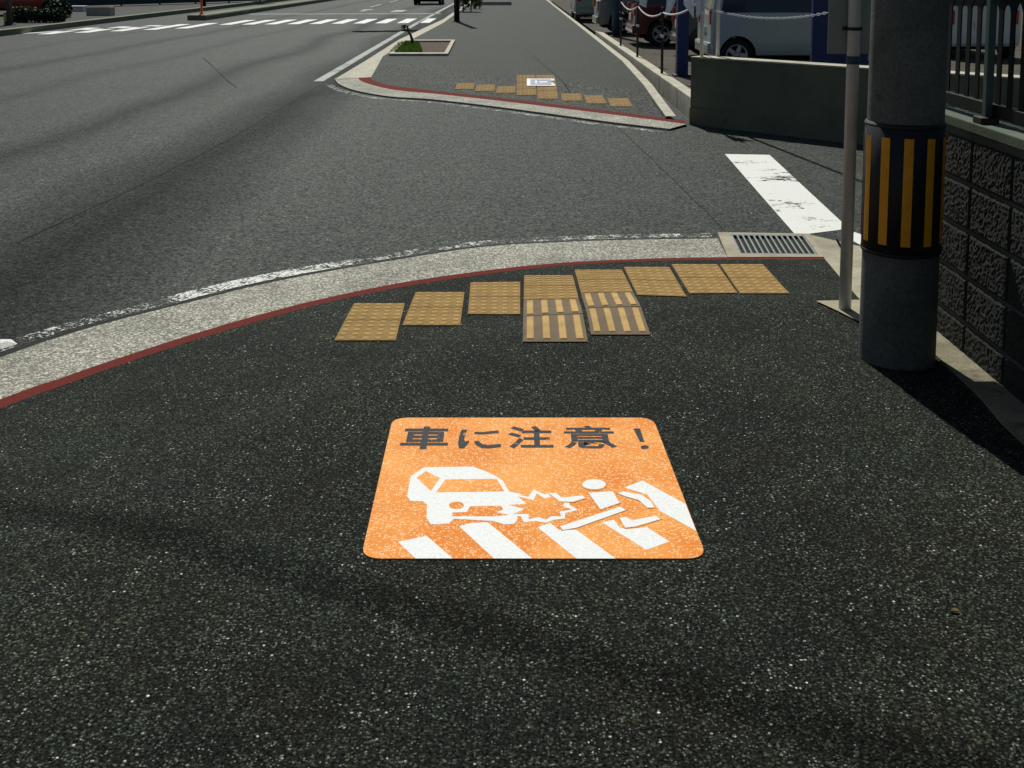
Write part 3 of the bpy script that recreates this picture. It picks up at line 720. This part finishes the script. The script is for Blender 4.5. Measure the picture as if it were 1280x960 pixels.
# ------------------------------------------------------------------ split-face block wall with picket fence
WY1 = 6.05; WY0 = -4.0; WH = 1.0
bw = thing('block_wall', 'dark rough split face block wall behind the utility pole', 'block wall', (WX, WY1, 0))
bm = bmesh.new(); BL, BH = .40, .20; y = 0; row0 = -.06
ncol = int((WY1 - WY0) / BL)
for c in range(ncol):
    for r in range(5):
        y0, z0 = -c * BL, row0 + r * (BH + .008) ; nx, nz = (34, 17) if c < 9 else (3, 2)
        seed = Vector((c * 3.1, r * 7.7, 0)); vs = []
        for i in range(nx + 1):
            for j in range(nz + 1):
                yy_ = y0 - .005 - (BL - .010) * i / nx; zz = z0 + .005 + (BH - .010) * j / nz
                ed = min(i, nx - i, j, nz - j)
                dsp = 0 if ed == 0 else -(.005 + .0022 * noise.fractal(Vector((yy_ * 70, zz * 70, 0)) + seed, .7, 2.2, 4) + .003 * noise.noise(Vector((yy_ * 60, zz * 60, c))))
                vs.append(bm.verts.new((dsp, yy_, zz)))
        for i in range(nx):
            for j in range(nz):
                a = i * (nz + 1) + j; bm.faces.new((vs[a], vs[a + nz + 1], vs[a + nz + 2], vs[a + 1]))
bmesh.ops.recalc_face_normals(bm, faces=bm.faces)
for f in bm.faces:
    if f.normal.x > 0: f.normal_flip()
link('blocks', bm, M['block'], bw)
bm = bmesh.new(); box(bm, .004, .15, WY0 - WY1, 0, -.3, WH); link('mortar_core', bm, M['mortar'], bw)
bm = bmesh.new(); box(bm, -.012, .16, WY0 - WY1, .01, WH + .003, WH + .05, .006); link('coping_or_lit_top', bm, M['cap'], bw)

fx = WX + .075
fn = thing('picket_fence', 'black metal picket fence with pointed arch openings on top of block wall', 'fence', (fx, WY1, WH + .05))
bz = WH + .05; L = WY1 - WY0; pit = .112; nb = int(L / pit)
bm = bmesh.new(); za, zh0, zh1 = 1.53 - bz, 1.455 - bz, 1.66 - bz
def plate(pts, t=.003):
    fr = [bm.verts.new((-t, y, z)) for y, z in pts]; bk = [bm.verts.new((t, y, z)) for y, z in pts]
    bm.faces.new(fr); bm.faces.new(bk[::-1]); n_ = len(pts)
    for i in range(n_): bm.faces.new((fr[i], bk[i], bk[(i + 1) % n_], fr[(i + 1) % n_]))
for k in range(nb):
    yc = -k * pit - .02; box(bm, -.003, .003, yc - .021, yc + .021, .07, za - .03)
    y0, y1 = yc - .021, yc - pit + .021; ym = (y0 + y1) / 2; zt2 = za + .085
    arch = [(y0, za - .03), (y0, za + .0), (y0 * .82 + ym * .18, za + .018), (y0 * .5 + ym * .5, za + .035), (ym, za + .052), (y1 * .5 + ym * .5, za + .035), (y1 * .82 + ym * .18, za + .018), (y1, za), (y1, za - .03)]
    # plate piece above the arch (two halves meet at the apex)
    plate([(yc, zt2)] + [(yc, za - .03)] + arch[:5] + [(ym, zt2)]); plate([(ym, zt2)] + arch[4:] + [(yc - pit, za - .03), (yc - pit, zt2)])
    # ring row above
    cz = zt2 + .028; n_ = 16; cy_ = yc - pit / 2
    for s in (0, 1):
        o_ = cy_ + (0 if s == 0 else pit / 2)
        inn = [bm.verts.new((0, o_ + .015 * math.cos(2 * math.pi * q / n_), cz + .015 * math.sin(2 * math.pi * q / n_))) for q in range(n_)]
        out = []
        for q in range(n_):
            a = 2 * math.pi * q / n_; cx_, sx_ = math.cos(a), math.sin(a); m_ = max(abs(cx_), abs(sx_)); out.append(bm.verts.new((0, o_ + cx_ / m_ * pit / 4, cz + sx_ / m_ * .028)))
        for q in range(n_): bm.faces.new((inn[q], inn[(q + 1) % n_], out[(q + 1) % n_], out[q]))
bmesh.ops.recalc_face_normals(bm, faces=bm.faces)
link('picket_panel', bm, M['fence'], fn)
bm = bmesh.new(); box(bm, -.02, .02, -L, 0, .03, .085, .004); link('bottom_rail', bm, M['fence'], fn)
bm = bmesh.new(); box(bm, -.02, .02, -L, 0, zt2 + .0565, zt2 + .1, .004); link('top_rail', bm, M['fence'], fn)
yp = None
for uu in (1246,):
    Yp = fx * F / (uu - 640) * .995
for k in range(-1, 5):
    Y_ = Yp - k * 1.9
    if Y_ > WY1 - .03: Y_ = WY1 - .06
    bm = bmesh.new(); box(bm, -.052, -.021, Y_ - WY1 - .02, Y_ - WY1 + .02, 0, zt2 + .13, .004); p = link('post', bm, M['fencepost'], fn)
    bm = bmesh.new(); box(bm, -.08, .0, Y_ - WY1 - .045, Y_ - WY1 + .045, 0.0005, .03, .004); link('post_foot', bm, M['blackmetal'], p)

# ------------------------------------------------------------------ concrete wall across the side street
wa = G(861, 156, ZR); wt = .67
wb = G(1078, 190, ZR); wb2 = atY(1078, 84, 12.2)
P0 = Vector((2.22, 13.85)); P1 = Vector((3.82, 12.25)); dw = (P1 - P0).normalized(); ang = math.atan2(dw.y, dw.x)
cw = thing('concrete_wall', 'low plain grey concrete wall across the side street with sunlit top', 'wall', (P0.x, P0.y, ZR), ang)
bm = bmesh.new(); box(bm, 0, 8.5, 0, .26, -.1, wt - ZR - .022, .004); link('wall_panel', bm, M['wall'], cw)
bm = bmesh.new(); box(bm, -.006, 8.5, -.008, .268, wt - ZR - .02, wt - ZR, .005); link('coping_or_lit_top', bm, M['kerb2'], cw)  # added paler strip, its colour stands in for the sunlit wall top
bm = bmesh.new(); box(bm, .003, 8.5, -.022, -.001, -.1, .21, .005); link('footing_ledge', bm, M['wall'], cw)

# ------------------------------------------------------------------ chain posts, chain and sheets along the car park edge
def wallpt(t, z): return Vector((P0.x + dw.x * t - dw.y * .08, P0.y + dw.y * t + dw.x * .08, z))
def chain_post(loc, h, label, m):
    t = thing('chain_post', label, 'post', loc, 0, 'thin posts holding the chain at the car park edge')
    bm = bmesh.new(); lathe(bm, [(.022, 0), (.022, h), (.015, h + .02)], seg=14); link('tube', bm, m, t)
    bm = bmesh.new(); lathe(bm, [(.026, h * .55), (.030, h * .55), (.030, h * .55 + .05), (.026, h * .55 + .05)], seg=14); link('collar', bm, M['whiteplastic'], t)
    return t
pts_px = [(776, 60.5), (797, 75), (828, 93.5)]
tops = []
labs = ['thin black chain post standing farthest along the low kerb', 'thin black chain post in the middle of the low kerb', 'thin black chain post on the low kerb nearest the navy post']
for (u, v), lb in zip(pts_px, labs):
    p = G(u, v, .085); p.x = 2.42; p.y = 2.42 * F / (u - 640); p.z = .085
    chain_post(p, 1.05, lb, M['blackmetal']); tops.append(p + Vector((0, 0, .98)))
pw = wallpt(.10, wt); chain_post(pw, .95, 'grey chain post on the left end of the concrete wall', M['galv']); tops.append(pw + Vector((0, 0, .62)))
pw2 = wallpt(2.5, wt)
def chain(label, a, b, sag, wire=.0045, ln=.034):
    bm = bmesh.new(); n_ = int((b - a).length * 1.03 / ln)
    for k in range(n_):
        t = (k + .5) / n_; p = a.lerp(b, t); p.z -= sag * 4 * t * (1 - t); tg = (b - a).normalized(); tg.z -= sag * 4 * (1 - 2 * t) / (b - a).length; tg.normalize()
        sd_ = tg.cross(Vector((0, 0, 1))).normalized(); 
        if k % 2: sd_ = sd_.cross(tg)
        ring = [p + tg * (math.cos(q * math.pi / 4) * ln * .72) + sd_ * (math.sin(q * math.pi / 4) * ln * .36) for q in range(9)]
        tube(bm, ring, wire, 5, False)
    return tag(link('plastic_chain', bm, M['whiteplastic']), label, 'chain', 'white chains strung between the posts')
y_b = Vector(atY(1036, 15.5, 13.1)); chain('white plastic link chain sagging in front of the silver van', atY(878, 9, 13.75), y_b, .10)
chain('white chain between the farthest and middle thin posts', tops[0], tops[1], .12); chain('white chain between the middle post and the post by navy column', tops[1], tops[2], .12)
chain('white chain between the nearest kerb post and the wall end post', tops[2], tops[3] + Vector((0, 0, .1)), .10)
def pennant(quad, Y, label, fold):
    P = [atY(u, v, Y) for u, v in quad]; c = sum(P, Vector()) / 4; bm = bmesh.new(); n_ = 8; vs = []
    for i in range(n_ + 1):
        for j in range(n_ + 1):
            s, t = i / n_, j / n_; p = (P[0] * (1 - s) + P[1] * s) * (1 - t) + (P[3] * (1 - s) + P[2] * s) * t
            vs.append(bm.verts.new(p - c + Vector((0, fold * math.sin(s * 5 + t * 2) * .04, 0))))
    for i in range(n_):
        for j in range(n_):
            a = i * (n_ + 1) + j; bm.faces.new((vs[a], vs[a + 1], vs[a + n_ + 2], vs[a + n_ + 1])).smooth = True
    o = link('hanging_sheet', bm, M['cloth']); o.location = c; tag(o, label, 'hanging sheet', 'white sheets hanging on the chain posts')
    so_ = o.modifiers.new('thickness', 'SOLIDIFY'); so_.thickness = .006
pennant([(797, -28), (812, -24), (808, 10), (800, 6)], 21.3, 'white hanging sheet farthest from the concrete wall', 1)
pennant([(838, -22), (848, -10), (842, 9), (831, 22)], 18.0, 'white hanging sheet slanting left of the navy post', 1.2)
pennant([(854, -28), (868, -28), (867.5, 23), (855, 6)], 14.8, 'white pointed sheet hanging left of the wall end post', .6)
pennant([(870, -26), (890, -20), (884, 8), (870.5, 22)], 13.9, 'white pointed sheet hanging right of the wall end post', .8)

pp_ = wallpt(.36, wt); pp_.x += .02; pp_.y += .22; pp_.z = -.02
tp_ = thing('thin_pole', 'thin pale steel pole rising behind the left part of concrete wall', 'pole', pp_)
bm = bmesh.new(); lathe(bm, [(.024, -.1), (.024, 6.0), (.018, 6.02)], seg=16); link('tube', bm, M['galv'], tp_)
# navy column, blue pole, navy panel
def post(name, label, cat, loc, w_, d_, h, m, rnd=False):
    t = thing(name, label, cat, loc)
    bm = bmesh.new()
    if rnd: lathe(bm, [(w_ / 2, 0), (w_ / 2, h), (w_ / 2 - .01, h + .02)], seg=24)
    else: box(bm, -w_ / 2, w_ / 2, -d_ / 2, d_ / 2, 0, h, .012)
    link('shaft', bm, m, t)
    bm = bmesh.new(); box(bm, -w_ / 2 - .05, w_ / 2 + .05, -d_ / 2 - .05, d_ / 2 + .05, -.01, .03, .006); link('base_plate', bm, M['blackmetal'], t)
    return t
p = G(852, 95, -.02); post('square_post', 'navy blue square steel post behind the low kerb', 'post', p, .19, .19, 3.2, M['navy'])
p = G(769.5, 46, -.02); post('round_post', 'teal blue round post far along the car park edge', 'post', p, .20, .20, 3.2, M['blue'], True)
pn = thing('navy_panel', 'navy blue upright panel in front of the silver van, behind the sign post', 'panel', (0, 0, -.02))
a = atY(1013.5, 70, 15.5); b = atY(1084, 70, 15.5); pn.location = ((a.x + b.x) / 2, 15.5, -.02); hw = (b.x - a.x) / 2
bm = bmesh.new(); box(bm, -hw, hw, -.05, .05, .12, 2.4, .012); link('board', bm, M['navy'], pn)
for s in (-1, 1):
    bm = bmesh.new(); box(bm, s * (hw - .08) - .03, s * (hw - .08) + .03, -.03, .03, 0, .119); link('leg', bm, M['blackmetal'], pn)

# ------------------------------------------------------------------ vehicles
def make_car(name, label, paint_, loc, rz, prof, belt, W, wheels, wr, tall, plate='platewhite', group='parked cars in the car park', tum=.16, cat='car'):
    t = thing(name, label, cat, loc, rz, group); Lc = max(p[0] for p in prof); ox = -Lc / 2
    low = min(p[1] for p in prof)
    full = list(prof)                                # rear-bottom, up and over, front-bottom; now the underside with arches
    for wx in sorted(wheels, reverse=True):
        ra = wr + .055
        full += [(wx + math.cos(a) * ra, max(low, wr + math.sin(a) * ra)) for a in [math.pi * k / 10 for k in range(11)] if wr + math.sin(a) * ra >= low - .001 or k in (0, 10)]
    bm = bmesh.new(); cz = sum(p[1] for p in prof) / len(prof); rows = []
    def yw(z, w0): return w0 - (max(0, z - belt) * tum) - max(0, .45 - z) * .08
    for s, ins in ((-1, .05), (-1, 0), (1, 0), (1, .05)):
        row = []
        for x, z in full:
            w0 = yw(z, W / 2) - (0 if ins else .05)
            dx = (.03 if x < Lc * .08 else -.03 if x > Lc * .92 else 0) if ins else 0
            dz = -.025 if (ins and z > belt + .2) else 0
            row.append(bm.verts.new((x + ox + dx, s * w0, z + dz)))
        rows.append(row)
    n_ = len(full)
    for a, b in zip(rows, rows[1:]):
        for i in range(n_): bm.faces.new((a[i], a[(i + 1) % n_], b[(i + 1) % n_], b[i]))
    for row in (rows[0], rows[-1]):
        ups = [i for i in range(len(prof)) if prof[i][1] >= belt - .001]
        i0_, i1_ = ups[0], ups[-1]
        bm.faces.new([row[i] for i in range(i0_, i1_ + 1)])
        bm.faces.new([row[i] for i in list(range(0, i0_ + 1)) + list(range(i1_, n_))])
    bm.normal_update()
    bmesh.ops.triangulate(bm, faces=[f for f in bm.faces if len(f.verts) > 4]); bmesh.ops.recalc_face_normals(bm, faces=bm.faces)
    for f in bm.faces:
        if len(f.verts) == 4 and all(v.co.z < wr * 2 + .2 for v in f.verts) and f.calc_area() > .12 and abs(f.normal.y) < .3 and any(abs(v.co.x - ox - wx) < wr + .07 for v in f.verts for wx in wheels) and not any(v.co.x < ox + .06 or v.co.x > -ox - .1 for v in f.verts): f.material_index = 1
    body = link('body', bm, [paint_, M['under']], t)
    bm = bmesh.new(); box(bm, ox + .15, -ox - .15, -W / 2 + .22, W / 2 - .22, low - .05, low + .25); link('underbody', bm, M['under'], t)
    ups = [p for p in prof if p[1] >= belt - .001]
    zt_ = max(p[1] for p in prof)
    # side windows: inset of the upper side outline
    inner = [p for p in ups]; cx = sum(p[0] for p in inner) / len(inner); czz = (belt + zt_) / 2
    ins = [(cx + (x - cx) * .86, belt + .05 if z < belt + .06 else min(z - .10, belt + (z - belt) * .85)) for x, z in inner]
    for s in (-1, 1):
        bm = bmesh.new(); vs = [bm.verts.new((x + ox, s * (yw(z, W / 2) + .004), z)) for x, z in ins]; bm.faces.new(vs)
        g_ = link('side_window', bm, M['glass'], t)
        bm = bmesh.new()
        for xp in (cx - .02, ):
            box(bm, xp + ox - .035, xp + ox + .035, s * (yw(czz, W / 2) + .006) - .012, s * (yw(czz, W / 2) + .006) + .012, belt + .05, belt + .06 + (zt_ - belt) * .72)
        link('pillar', bm, paint_, g_)
        bm = bmesh.new(); box(bm, cx + ox - .35, cx + ox - .2, s * (W / 2 + .006) - .01, s * (W / 2 + .006) + .014, belt - .12, belt - .09); link('door_handle', bm, paint_, t)
    # rear and front windows follow the sloping ends
    for idx, nm in ((0, 'rear_window'), (-1, 'windscreen')):
        a = ups[0] if idx == 0 else ups[-1]; b = ups[1] if idx == 0 else ups[-2]
        d_ = Vector((b[0] - a[0], 0, b[1] - a[1])); nrm = Vector((-d_.z, 0, d_.x)).normalized() * (1 if idx == 0 else -1)
        if (nrm.x > 0) == (idx == 0): nrm = -nrm
        q = []
        for s, f_ in ((-1, .12), (1, .12), (1, .88), (-1, .88)):
            z = a[1] + d_.z * f_; q.append(Vector((a[0] + d_.x * f_ + ox, s * (yw(z, W / 2) - .14), z)) + nrm * .006)
        bm = bmesh.new(); bm.faces.new([bm.verts.new(p_) for p_ in q]); link(nm, bm, M['glass'], t)
    zl = tall
    for s in (-1, 1):
        bm = bmesh.new(); box(bm, ox - .012, ox + .06, s * (W / 2 - .14) - .07, s * (W / 2 - .14) + .07, zl - .14, zl + .14, .01); link('tail_light', bm, M['lampred'], t)
        bm = bmesh.new(); box(bm, -ox - .16, -ox - .005, s * (W / 2 - .22) - .13, s * (W / 2 - .22) + .13, .62, .76, .02); link('headlight', bm, M['lampclear'], t)
    bm = bmesh.new(); box(bm, ox - .05, ox + .12, -W / 2 + .06, W / 2 - .06, .30, .50, .03); link('rear_bumper', bm, paint_, t)
    bm = bmesh.new(); box(bm, -ox - .13, -ox + .035, -W / 2 + .06, W / 2 - .06, .26, .48, .03); link('front_bumper', bm, paint_, t)
    bm = bmesh.new(); box(bm, ox - .026, ox - .01, -.165, .165, .60, .765); link('number_plate', bm, M[plate], t)
    for wx in wheels:
        for s in (-1, 1):
            wh = bpy.data.objects.new('wheel', None); COL.objects.link(wh); wh.parent = t; wh.location = (wx + ox, s * (W / 2 - .10), wr)
            bm = bmesh.new(); lathe(bm, [(wr * .62, -.085), (wr * .93, -.09), (wr, -.06), (wr, .06), (wr * .93, .09), (wr * .62, .085), (wr * .6, 0), (wr * .62, -.085)], seg=28, axis='y', cap=False); link('tyre', bm, M['tyre'], wh)
            bm = bmesh.new()
            for k in range(5):
                a = 2 * math.pi * k / 5; ca, sa = math.cos(a), math.sin(a); pr = Vector((-sa, 0, ca)) * .032; c0, c1 = Vector((ca, 0, sa)) * .03, Vector((ca, 0, sa)) * wr * .6
                yo = s * .088
                bm.faces.new([bm.verts.new(v + Vector((0, yo, 0))) for v in (c0 - pr * 1.3, c0 + pr * 1.3, c1 + pr, c1 - pr)])
            lathe(bm, [(wr * .55, s * .06), (wr * .62, s * .095), (wr * .66, s * .0905)], seg=28, axis='y', cap=False)
            lathe(bm, [(.03, s * .07), (.05, s * .096), (.02, s * .099)], seg=14, axis='y')
            bm.faces.ensure_lookup_table(); link('rim', bm, M['rim'], wh)
            bm = bmesh.new(); lathe(bm, [(wr * .6, s * .02), (wr * .6, s * .055)], seg=24, axis='y'); link('brake_drum', bm, M['under'], wh)
    return t
VAN = [(.03, .26), (0, .45), (.01, .98), (.14, 1.70), (.30, 1.84), (1.2, 1.87), (2.25, 1.83), (2.98, 1.02), (3.30, .86), (3.39, .55), (3.36, .24)]
HATCH = [(.04, .28), (0, .50), (.03, .92), (.42, 1.40), (.75, 1.50), (1.5, 1.51), (2.05, 1.46), (2.85, .96), (3.62, .80), (3.82, .55), (3.78, .24)]
zl0 = -.02
def side_car(u_wheel, Y, fn_, **k): return ((u_wheel - 640) / F * Y, Y)
def park(name, label, paint_, u_wheel, Y, prof, belt, W, wheels, wr, tall, **k):
    wx = (u_wheel - 640) / F * (Y - W / 2 + .05); Lc = max(p[0] for p in prof)
    return make_car(name, label, paint_, (wx - wheels[0] + Lc / 2, Y, zl0), 0, prof, belt, W, wheels, wr, tall, **k)
park('van', 'silver van parked side on behind the concrete wall and white chain', M['silver'], 921, 20.3, VAN, .98, 1.48, (.46, 2.84), .285, .96, cat='van')
park('hatchback', 'black hatchback parked just beyond the silver van', M['blackcar'], 893, 22.9, HATCH, .92, 1.66, (.62, 3.02), .29, .86)
park('hatchback', 'dark wine red hatchback parked beyond the thin black chain posts', M['wine'], 826, 27.0, HATCH, .92, 1.66, (.62, 3.02), .30, .86)
park('hatchback', 'dark grey hatchback parked behind the teal blue post', M['greycar'], 775, 32.0, HATCH, .92, 1.66, (.62, 3.02), .30, .80)
make_car('small_car', 'grey green small car showing its rear with a yellow number plate', M['greencar'], ((741 - 640) / F * 41 + .0, 41.0, zl0), R(90), VAN, .98, 1.48, (.46, 2.84), .28, .86, plate='plateyellow')
make_car('small_car', 'white car with red tail lights seen through the picket fence', M['whitecar'], ((1223 - 640) / F * 22.5, 24, zl0), R(90), VAN, .98, 1.55, (.46, 2.84), .285, .84)
make_car('small_car', 'dark car driving away far up the main road', M['blackcar'], ((534 - 640) / F * 66, 68, ZR), R(90), HATCH, .92, 1.66, (.62, 3.02), .30, .80, group='vehicles seen far along the main road')
make_car('van', 'dark red van standing behind the hedge on the opposite side', M['redvan'], (-20.3, 46.5, -.03), R(20), VAN, .98, 1.6, (.46, 2.84), .30, .9, group='vehicles seen far along the main road', cat='van')

# ------------------------------------------------------------------ tree pit on the far pavement
tp_o = [G(u, v, 0) for u, v in ((503, 52), (569, 52), (560, 70), (486, 70))]
tc = sum(tp_o, Vector()) / 4
tpit = thing('tree_pit', 'square tree pit with pale concrete frame in the far pavement', 'tree pit', tc)
bm = bmesh.new()
ip = [tc + (p - tc) * .86 for p in tp_o]
for i in range(4):
    a, b, c, d = tp_o[i], tp_o[(i + 1) % 4], ip[(i + 1) % 4], ip[i]; u_ = Vector((0, 0, .05)); dn = Vector((0, 0, -.06))
    for q in ((a + u_, b + u_, c + u_, d + u_), (a + u_, a, b, b + u_), (d + u_, c + u_, c + dn, d + dn)): bm.faces.new([bm.verts.new(p - tc) for p in q])
bmesh.ops.recalc_face_normals(bm, faces=bm.faces); link('frame', bm, M['kerb2'], tpit)
bm = bmesh.new(); flat(bm, [p - tc + Vector((0, 0, .006)) for p in ip]); link('soil', bm, M['soil'], tpit)
bm = bmesh.new(); rnd = random.Random(3)
ga = [G(u, v, .0) for u, v in ((500, 55), (524, 56), (528, 66), (487, 68))]
for k in range(4200):
    s, t = rnd.random(), rnd.random(); p = (ga[0] * (1 - s) + ga[1] * s) * (1 - t) + (ga[3] * (1 - s) + ga[2] * s) * t
    a = rnd.uniform(0, 6.28); h = rnd.uniform(.03, .09); w_ = .012; dx, dy = math.cos(a), math.sin(a); p.z = .006
    bm.faces.new([bm.verts.new(q) for q in (p + Vector((-dy * w_, dx * w_, 0)), p + Vector((dy * w_, -dx * w_, 0)), p + Vector((dx * h * .5, dy * h * .5, h)))])
tag(link('grass', bm, M['leaf']), 'tuft of green grass filling the left half of the tree pit', 'grass', kind='stuff')
spb = G(516, 57, .006); sap = thing('sapling', 'dark stub of a young tree with few leaves in tree pit', 'sapling', spb)
bm = bmesh.new(); tube(bm, [(0, 0, -.05), (-.01, 0, .12), (-.05, 0, .25), (-.12, 0, .36)], .045, 8, True, .02); link('trunk', bm, M['bark'], sap)
def leaves(bm, n_, c, r, size, rr):
    for _ in range(n_):
        while True:
            v = Vector((rr.uniform(-1, 1), rr.uniform(-1, 1), rr.uniform(-1, 1)))
            if v.length < 1: break
        p = Vector((c[0] + v.x * r[0], c[1] + v.y * r[1], c[2] + v.z * r[2])); m_ = Matrix.Rotation(rr.uniform(0, 6.28), 3, Vector((rr.uniform(-1, 1), rr.uniform(-1, 1), rr.uniform(-1, 1)))); s = size * rr.uniform(.6, 1.4)
        bm.faces.new([bm.verts.new(p + m_ @ Vector(q) * s) for q in ((-.5, 0, 0), (0, -.35, .1), (.6, 0, 0), (0, .35, .1))])
bm = bmesh.new(); leaves(bm, 46, (-.17, 0, .40), (.11, .1, .09), .07, rnd); link('crown', bm, M['leafdark'], sap)

# ------------------------------------------------------------------ far roadside things
def hedge(label, c, r, n_, m, cat='hedge', name='hedge', stem=True, bumps=5, size=.11):
    t = thing(name, label, cat, c); bm = bmesh.new(); rr = random.Random(int(abs(c[0]) * 100 + c[1]))
    for k in range(bumps):
        f_ = (k + .5) / bumps * 2 - 1; leaves(bm, n_ // bumps, (f_ * r[0] * .8, rr.uniform(-.2, .2) * r[1], r[2] * rr.uniform(.85, 1.1)), (r[0] / bumps * 1.7, r[1], r[2] * rr.uniform(.8, 1.05)), size, rr)
    link('foliage', bm, m, t)
    bm = bmesh.new()
    for k in range(bumps): x_ = ((k + .5) / bumps * 2 - 1) * r[0] * .8; tube(bm, [(x_, 0, -.05), (x_ + .03, 0, r[2] * 1.2)], .03, 6, True, .012)
    link('stem', bm, M['bark'], t)
    return t
fp = G(571, 27, 0); post('roadside_pole', 'dark slim pole standing on the far pavement beside the kerb', 'pole', fp, .2, .2, 6, M['blackmetal'], True)
p = G(584, 14.5, 0); hedge('dark clipped shrub just behind the far pavement pole', p, (.42, .4, .95), 1500, M['leafdark'], 'shrub', 'shrub', bumps=2, size=.1)
p = G(597, 11, 0); hedge('bright green small shrub right of the far pavement pole', p, (.22, .3, .45), 500, M['leaf'], 'shrub', 'shrub', bumps=2, size=.1)
bm = bmesh.new(); box(bm, -.95, .95, -.12, .12, -.05, .2, .02); o = link('planter_kerb', bm, M['kerb2']); o.location = G(617, 6.5, 0); tag(o, 'low pale planter kerb across the far end of pavement', 'planter kerb')
p = G(704, 18, 0); p.x = 2.85; p.y = 44; hedge('dark low hedge at the far end of car park edge', p, (.45, .5, .4), 900, M['leafdark'])
wbd = thing('low_board', 'small white board leaning low beside the far hedge', 'board', (2.42, 43.2, 0)); bm = bmesh.new(); box(bm, -.13, .13, -.015, .015, .08, .36, .004); link('face', bm, M['whiteplastic'], wbd)
bm = bmesh.new(); box(bm, -.1, -.07, -.012, .012, -.02, .079); box(bm, .07, .1, -.012, .012, -.02, .079); link('legs', bm, M['blackmetal'], wbd)
# median and opposite side
dp = thing('delineator_post', 'orange flexible marker post on the end of median', 'marker post', (-12.5, 45.2, .04))
bm = bmesh.new(); lathe(bm, [(.09, 0), (.09, .03), (.045, .05), (.04, .85), (.02, .87)], seg=16); link('tube', bm, M['orangepost'], dp)
bm = bmesh.new(); lathe(bm, [(.041, .6), (.044, .6), (.044, .68), (.041, .68)], seg=16); link('reflective_band', bm, M['whiteplastic'], dp)
bp = thing('bollard', 'short black post on the opposite kerb behind the orange marker', 'bollard', G(255, 7, 0)); bm = bmesh.new(); lathe(bm, [(.11, -.05), (.09, .8), (.03, .86)], seg=16); link('shaft', bm, M['blackmetal'], bp)
bm = bmesh.new(); lathe(bm, [(.093, .62), (.101, .62), (.1, .7), (.091, .7)], seg=16); link('ring', bm, M['whiteplastic'], bp)
gpz = -.03
p = G(12.5, 31.5, gpz); post('utility_pole', 'grey pole at the far left edge among the hedges', 'utility pole', p, .2, .2, 7, M['pole'], True)
p = G(7, 31.5, gpz); p.x -= .0; rp = thing('reflector_post', 'short post with yellow reflector beside the far left pole', 'marker post', p)
bm = bmesh.new(); box(bm, -.03, .03, -.03, .03, -.03, .42); link('stake', bm, M['blackmetal'], rp); bm = bmesh.new(); box(bm, -.045, .045, -.036, -.031, .12, .42); link('reflector', bm, M['yellow'], rp)
p = G(48, 28, gpz); hedge('long dark hedge along opposite pavement at far left', p, (1.05, .4, .26), 2600, M['leafdark'], bumps=6)
p = G(30, 26, gpz); p.y += .3; hedge('yellow green low shrub in front of the long dark hedge', p + Vector((.1, -.75, 0)), (.42, .25, .30), 700, M['leafyellow'], 'shrub', 'shrub', bumps=3)
p = G(74, 22, gpz); hedge('dark bush right of the long hedge on the opposite side', p, (.45, .35, .34), 1100, M['leafdark'], 'shrub', 'shrub', bumps=3)
bx = thing('storage_box', 'white box standing on the opposite pavement beyond the bushes', 'box', G(95, 14.5, gpz)); bm = bmesh.new(); box(bm, -.42, .42, -.25, .25, 0, .21, .015); link('body', bm, M['whiteplastic'], bx); bm = bmesh.new(); box(bm, -.45, .45, -.28, .28, .211, .26, .015); link('lid', bm, M['whiteplastic'], bx)
bx = thing('concrete_planter', 'grey concrete planter block on the opposite pavement', 'planter', G(126, 19.5, gpz)); bm = bmesh.new(); box(bm, -.48, .48, -.3, .3, 0, .36, .02); link('trough', bm, M['kerb2'], bx); bm = bmesh.new(); box(bm, -.42, .42, -.24, .24, .3605, .375); link('soil', bm, M['soil'], bx)
gf = thing('sheet_fence', 'dark green sheet metal fence far behind the opposite pavement', 'fence', (-26, 50.5, gpz), math.atan2(15, 9))
bm = bmesh.new(); A = []; k = 0
for i in range(0, 260):
    A.append((i * .09, (.02 if i % 2 else -.02)))
va = [bm.verts.new((x, y, .05)) for x, y in A]; vb = [bm.verts.new((x, y, 2.0)) for x, y in A]
for i in range(len(A) - 1): bm.faces.new((va[i], va[i + 1], vb[i + 1], vb[i]))
link('sheet', bm, M['greenfence'], gf)
for i in range(9):
    bm = bmesh.new(); box(bm, i * 2.6 + .0, i * 2.6 + .07, .03, .1, -.05, 2.05); link('post', bm, M['blackmetal'], gf)

# ------------------------------------------------------------------ overhead cables and a fallen leaf
for (dx, dy, z, r_, lb) in ((0, 0, 13.0, .023, 'lower thick black cable strung high over the road'), (-.75, -.35, 13.6, .017, 'upper black cable strung high over the road')):
    bm = bmesh.new(); d_ = Vector((.895, -.445, 0)); c_ = Vector((-2.23 + dx, 13.75 + dy, z)); tube(bm, [c_ + d_ * t + Vector((0, 0, .0006 * t * t)) for t in range(-60, 61, 4)], r_, 8)
    tag(link('overhead_cable', bm, M['blackmetal']), lb, 'cable')
lf = G(1193, 765, .002); bm = bmesh.new()
tp = [(-.014, 0), (-.006, .006), (.004, .007), (.015, .001), (.005, -.005), (-.006, -.005)]
vs = [bm.verts.new((x, y, .003 + .004 * abs(y) / .006)) for x, y in tp]; cv = [bm.verts.new((-.012, 0, .001)), bm.verts.new((.012, 0, .001))]
bm.faces.new((vs[0], cv[0], cv[1], vs[3], vs[2], vs[1])); bm.faces.new((vs[0], vs[5], vs[4], vs[3], cv[1], cv[0]))
o = link('dry_leaf', bm, mat('dry_leaf', (.34, .26, .11), .8)); o.location = lf; tag(o, 'small pale dry leaf lying on the asphalt at lower right', 'leaf')
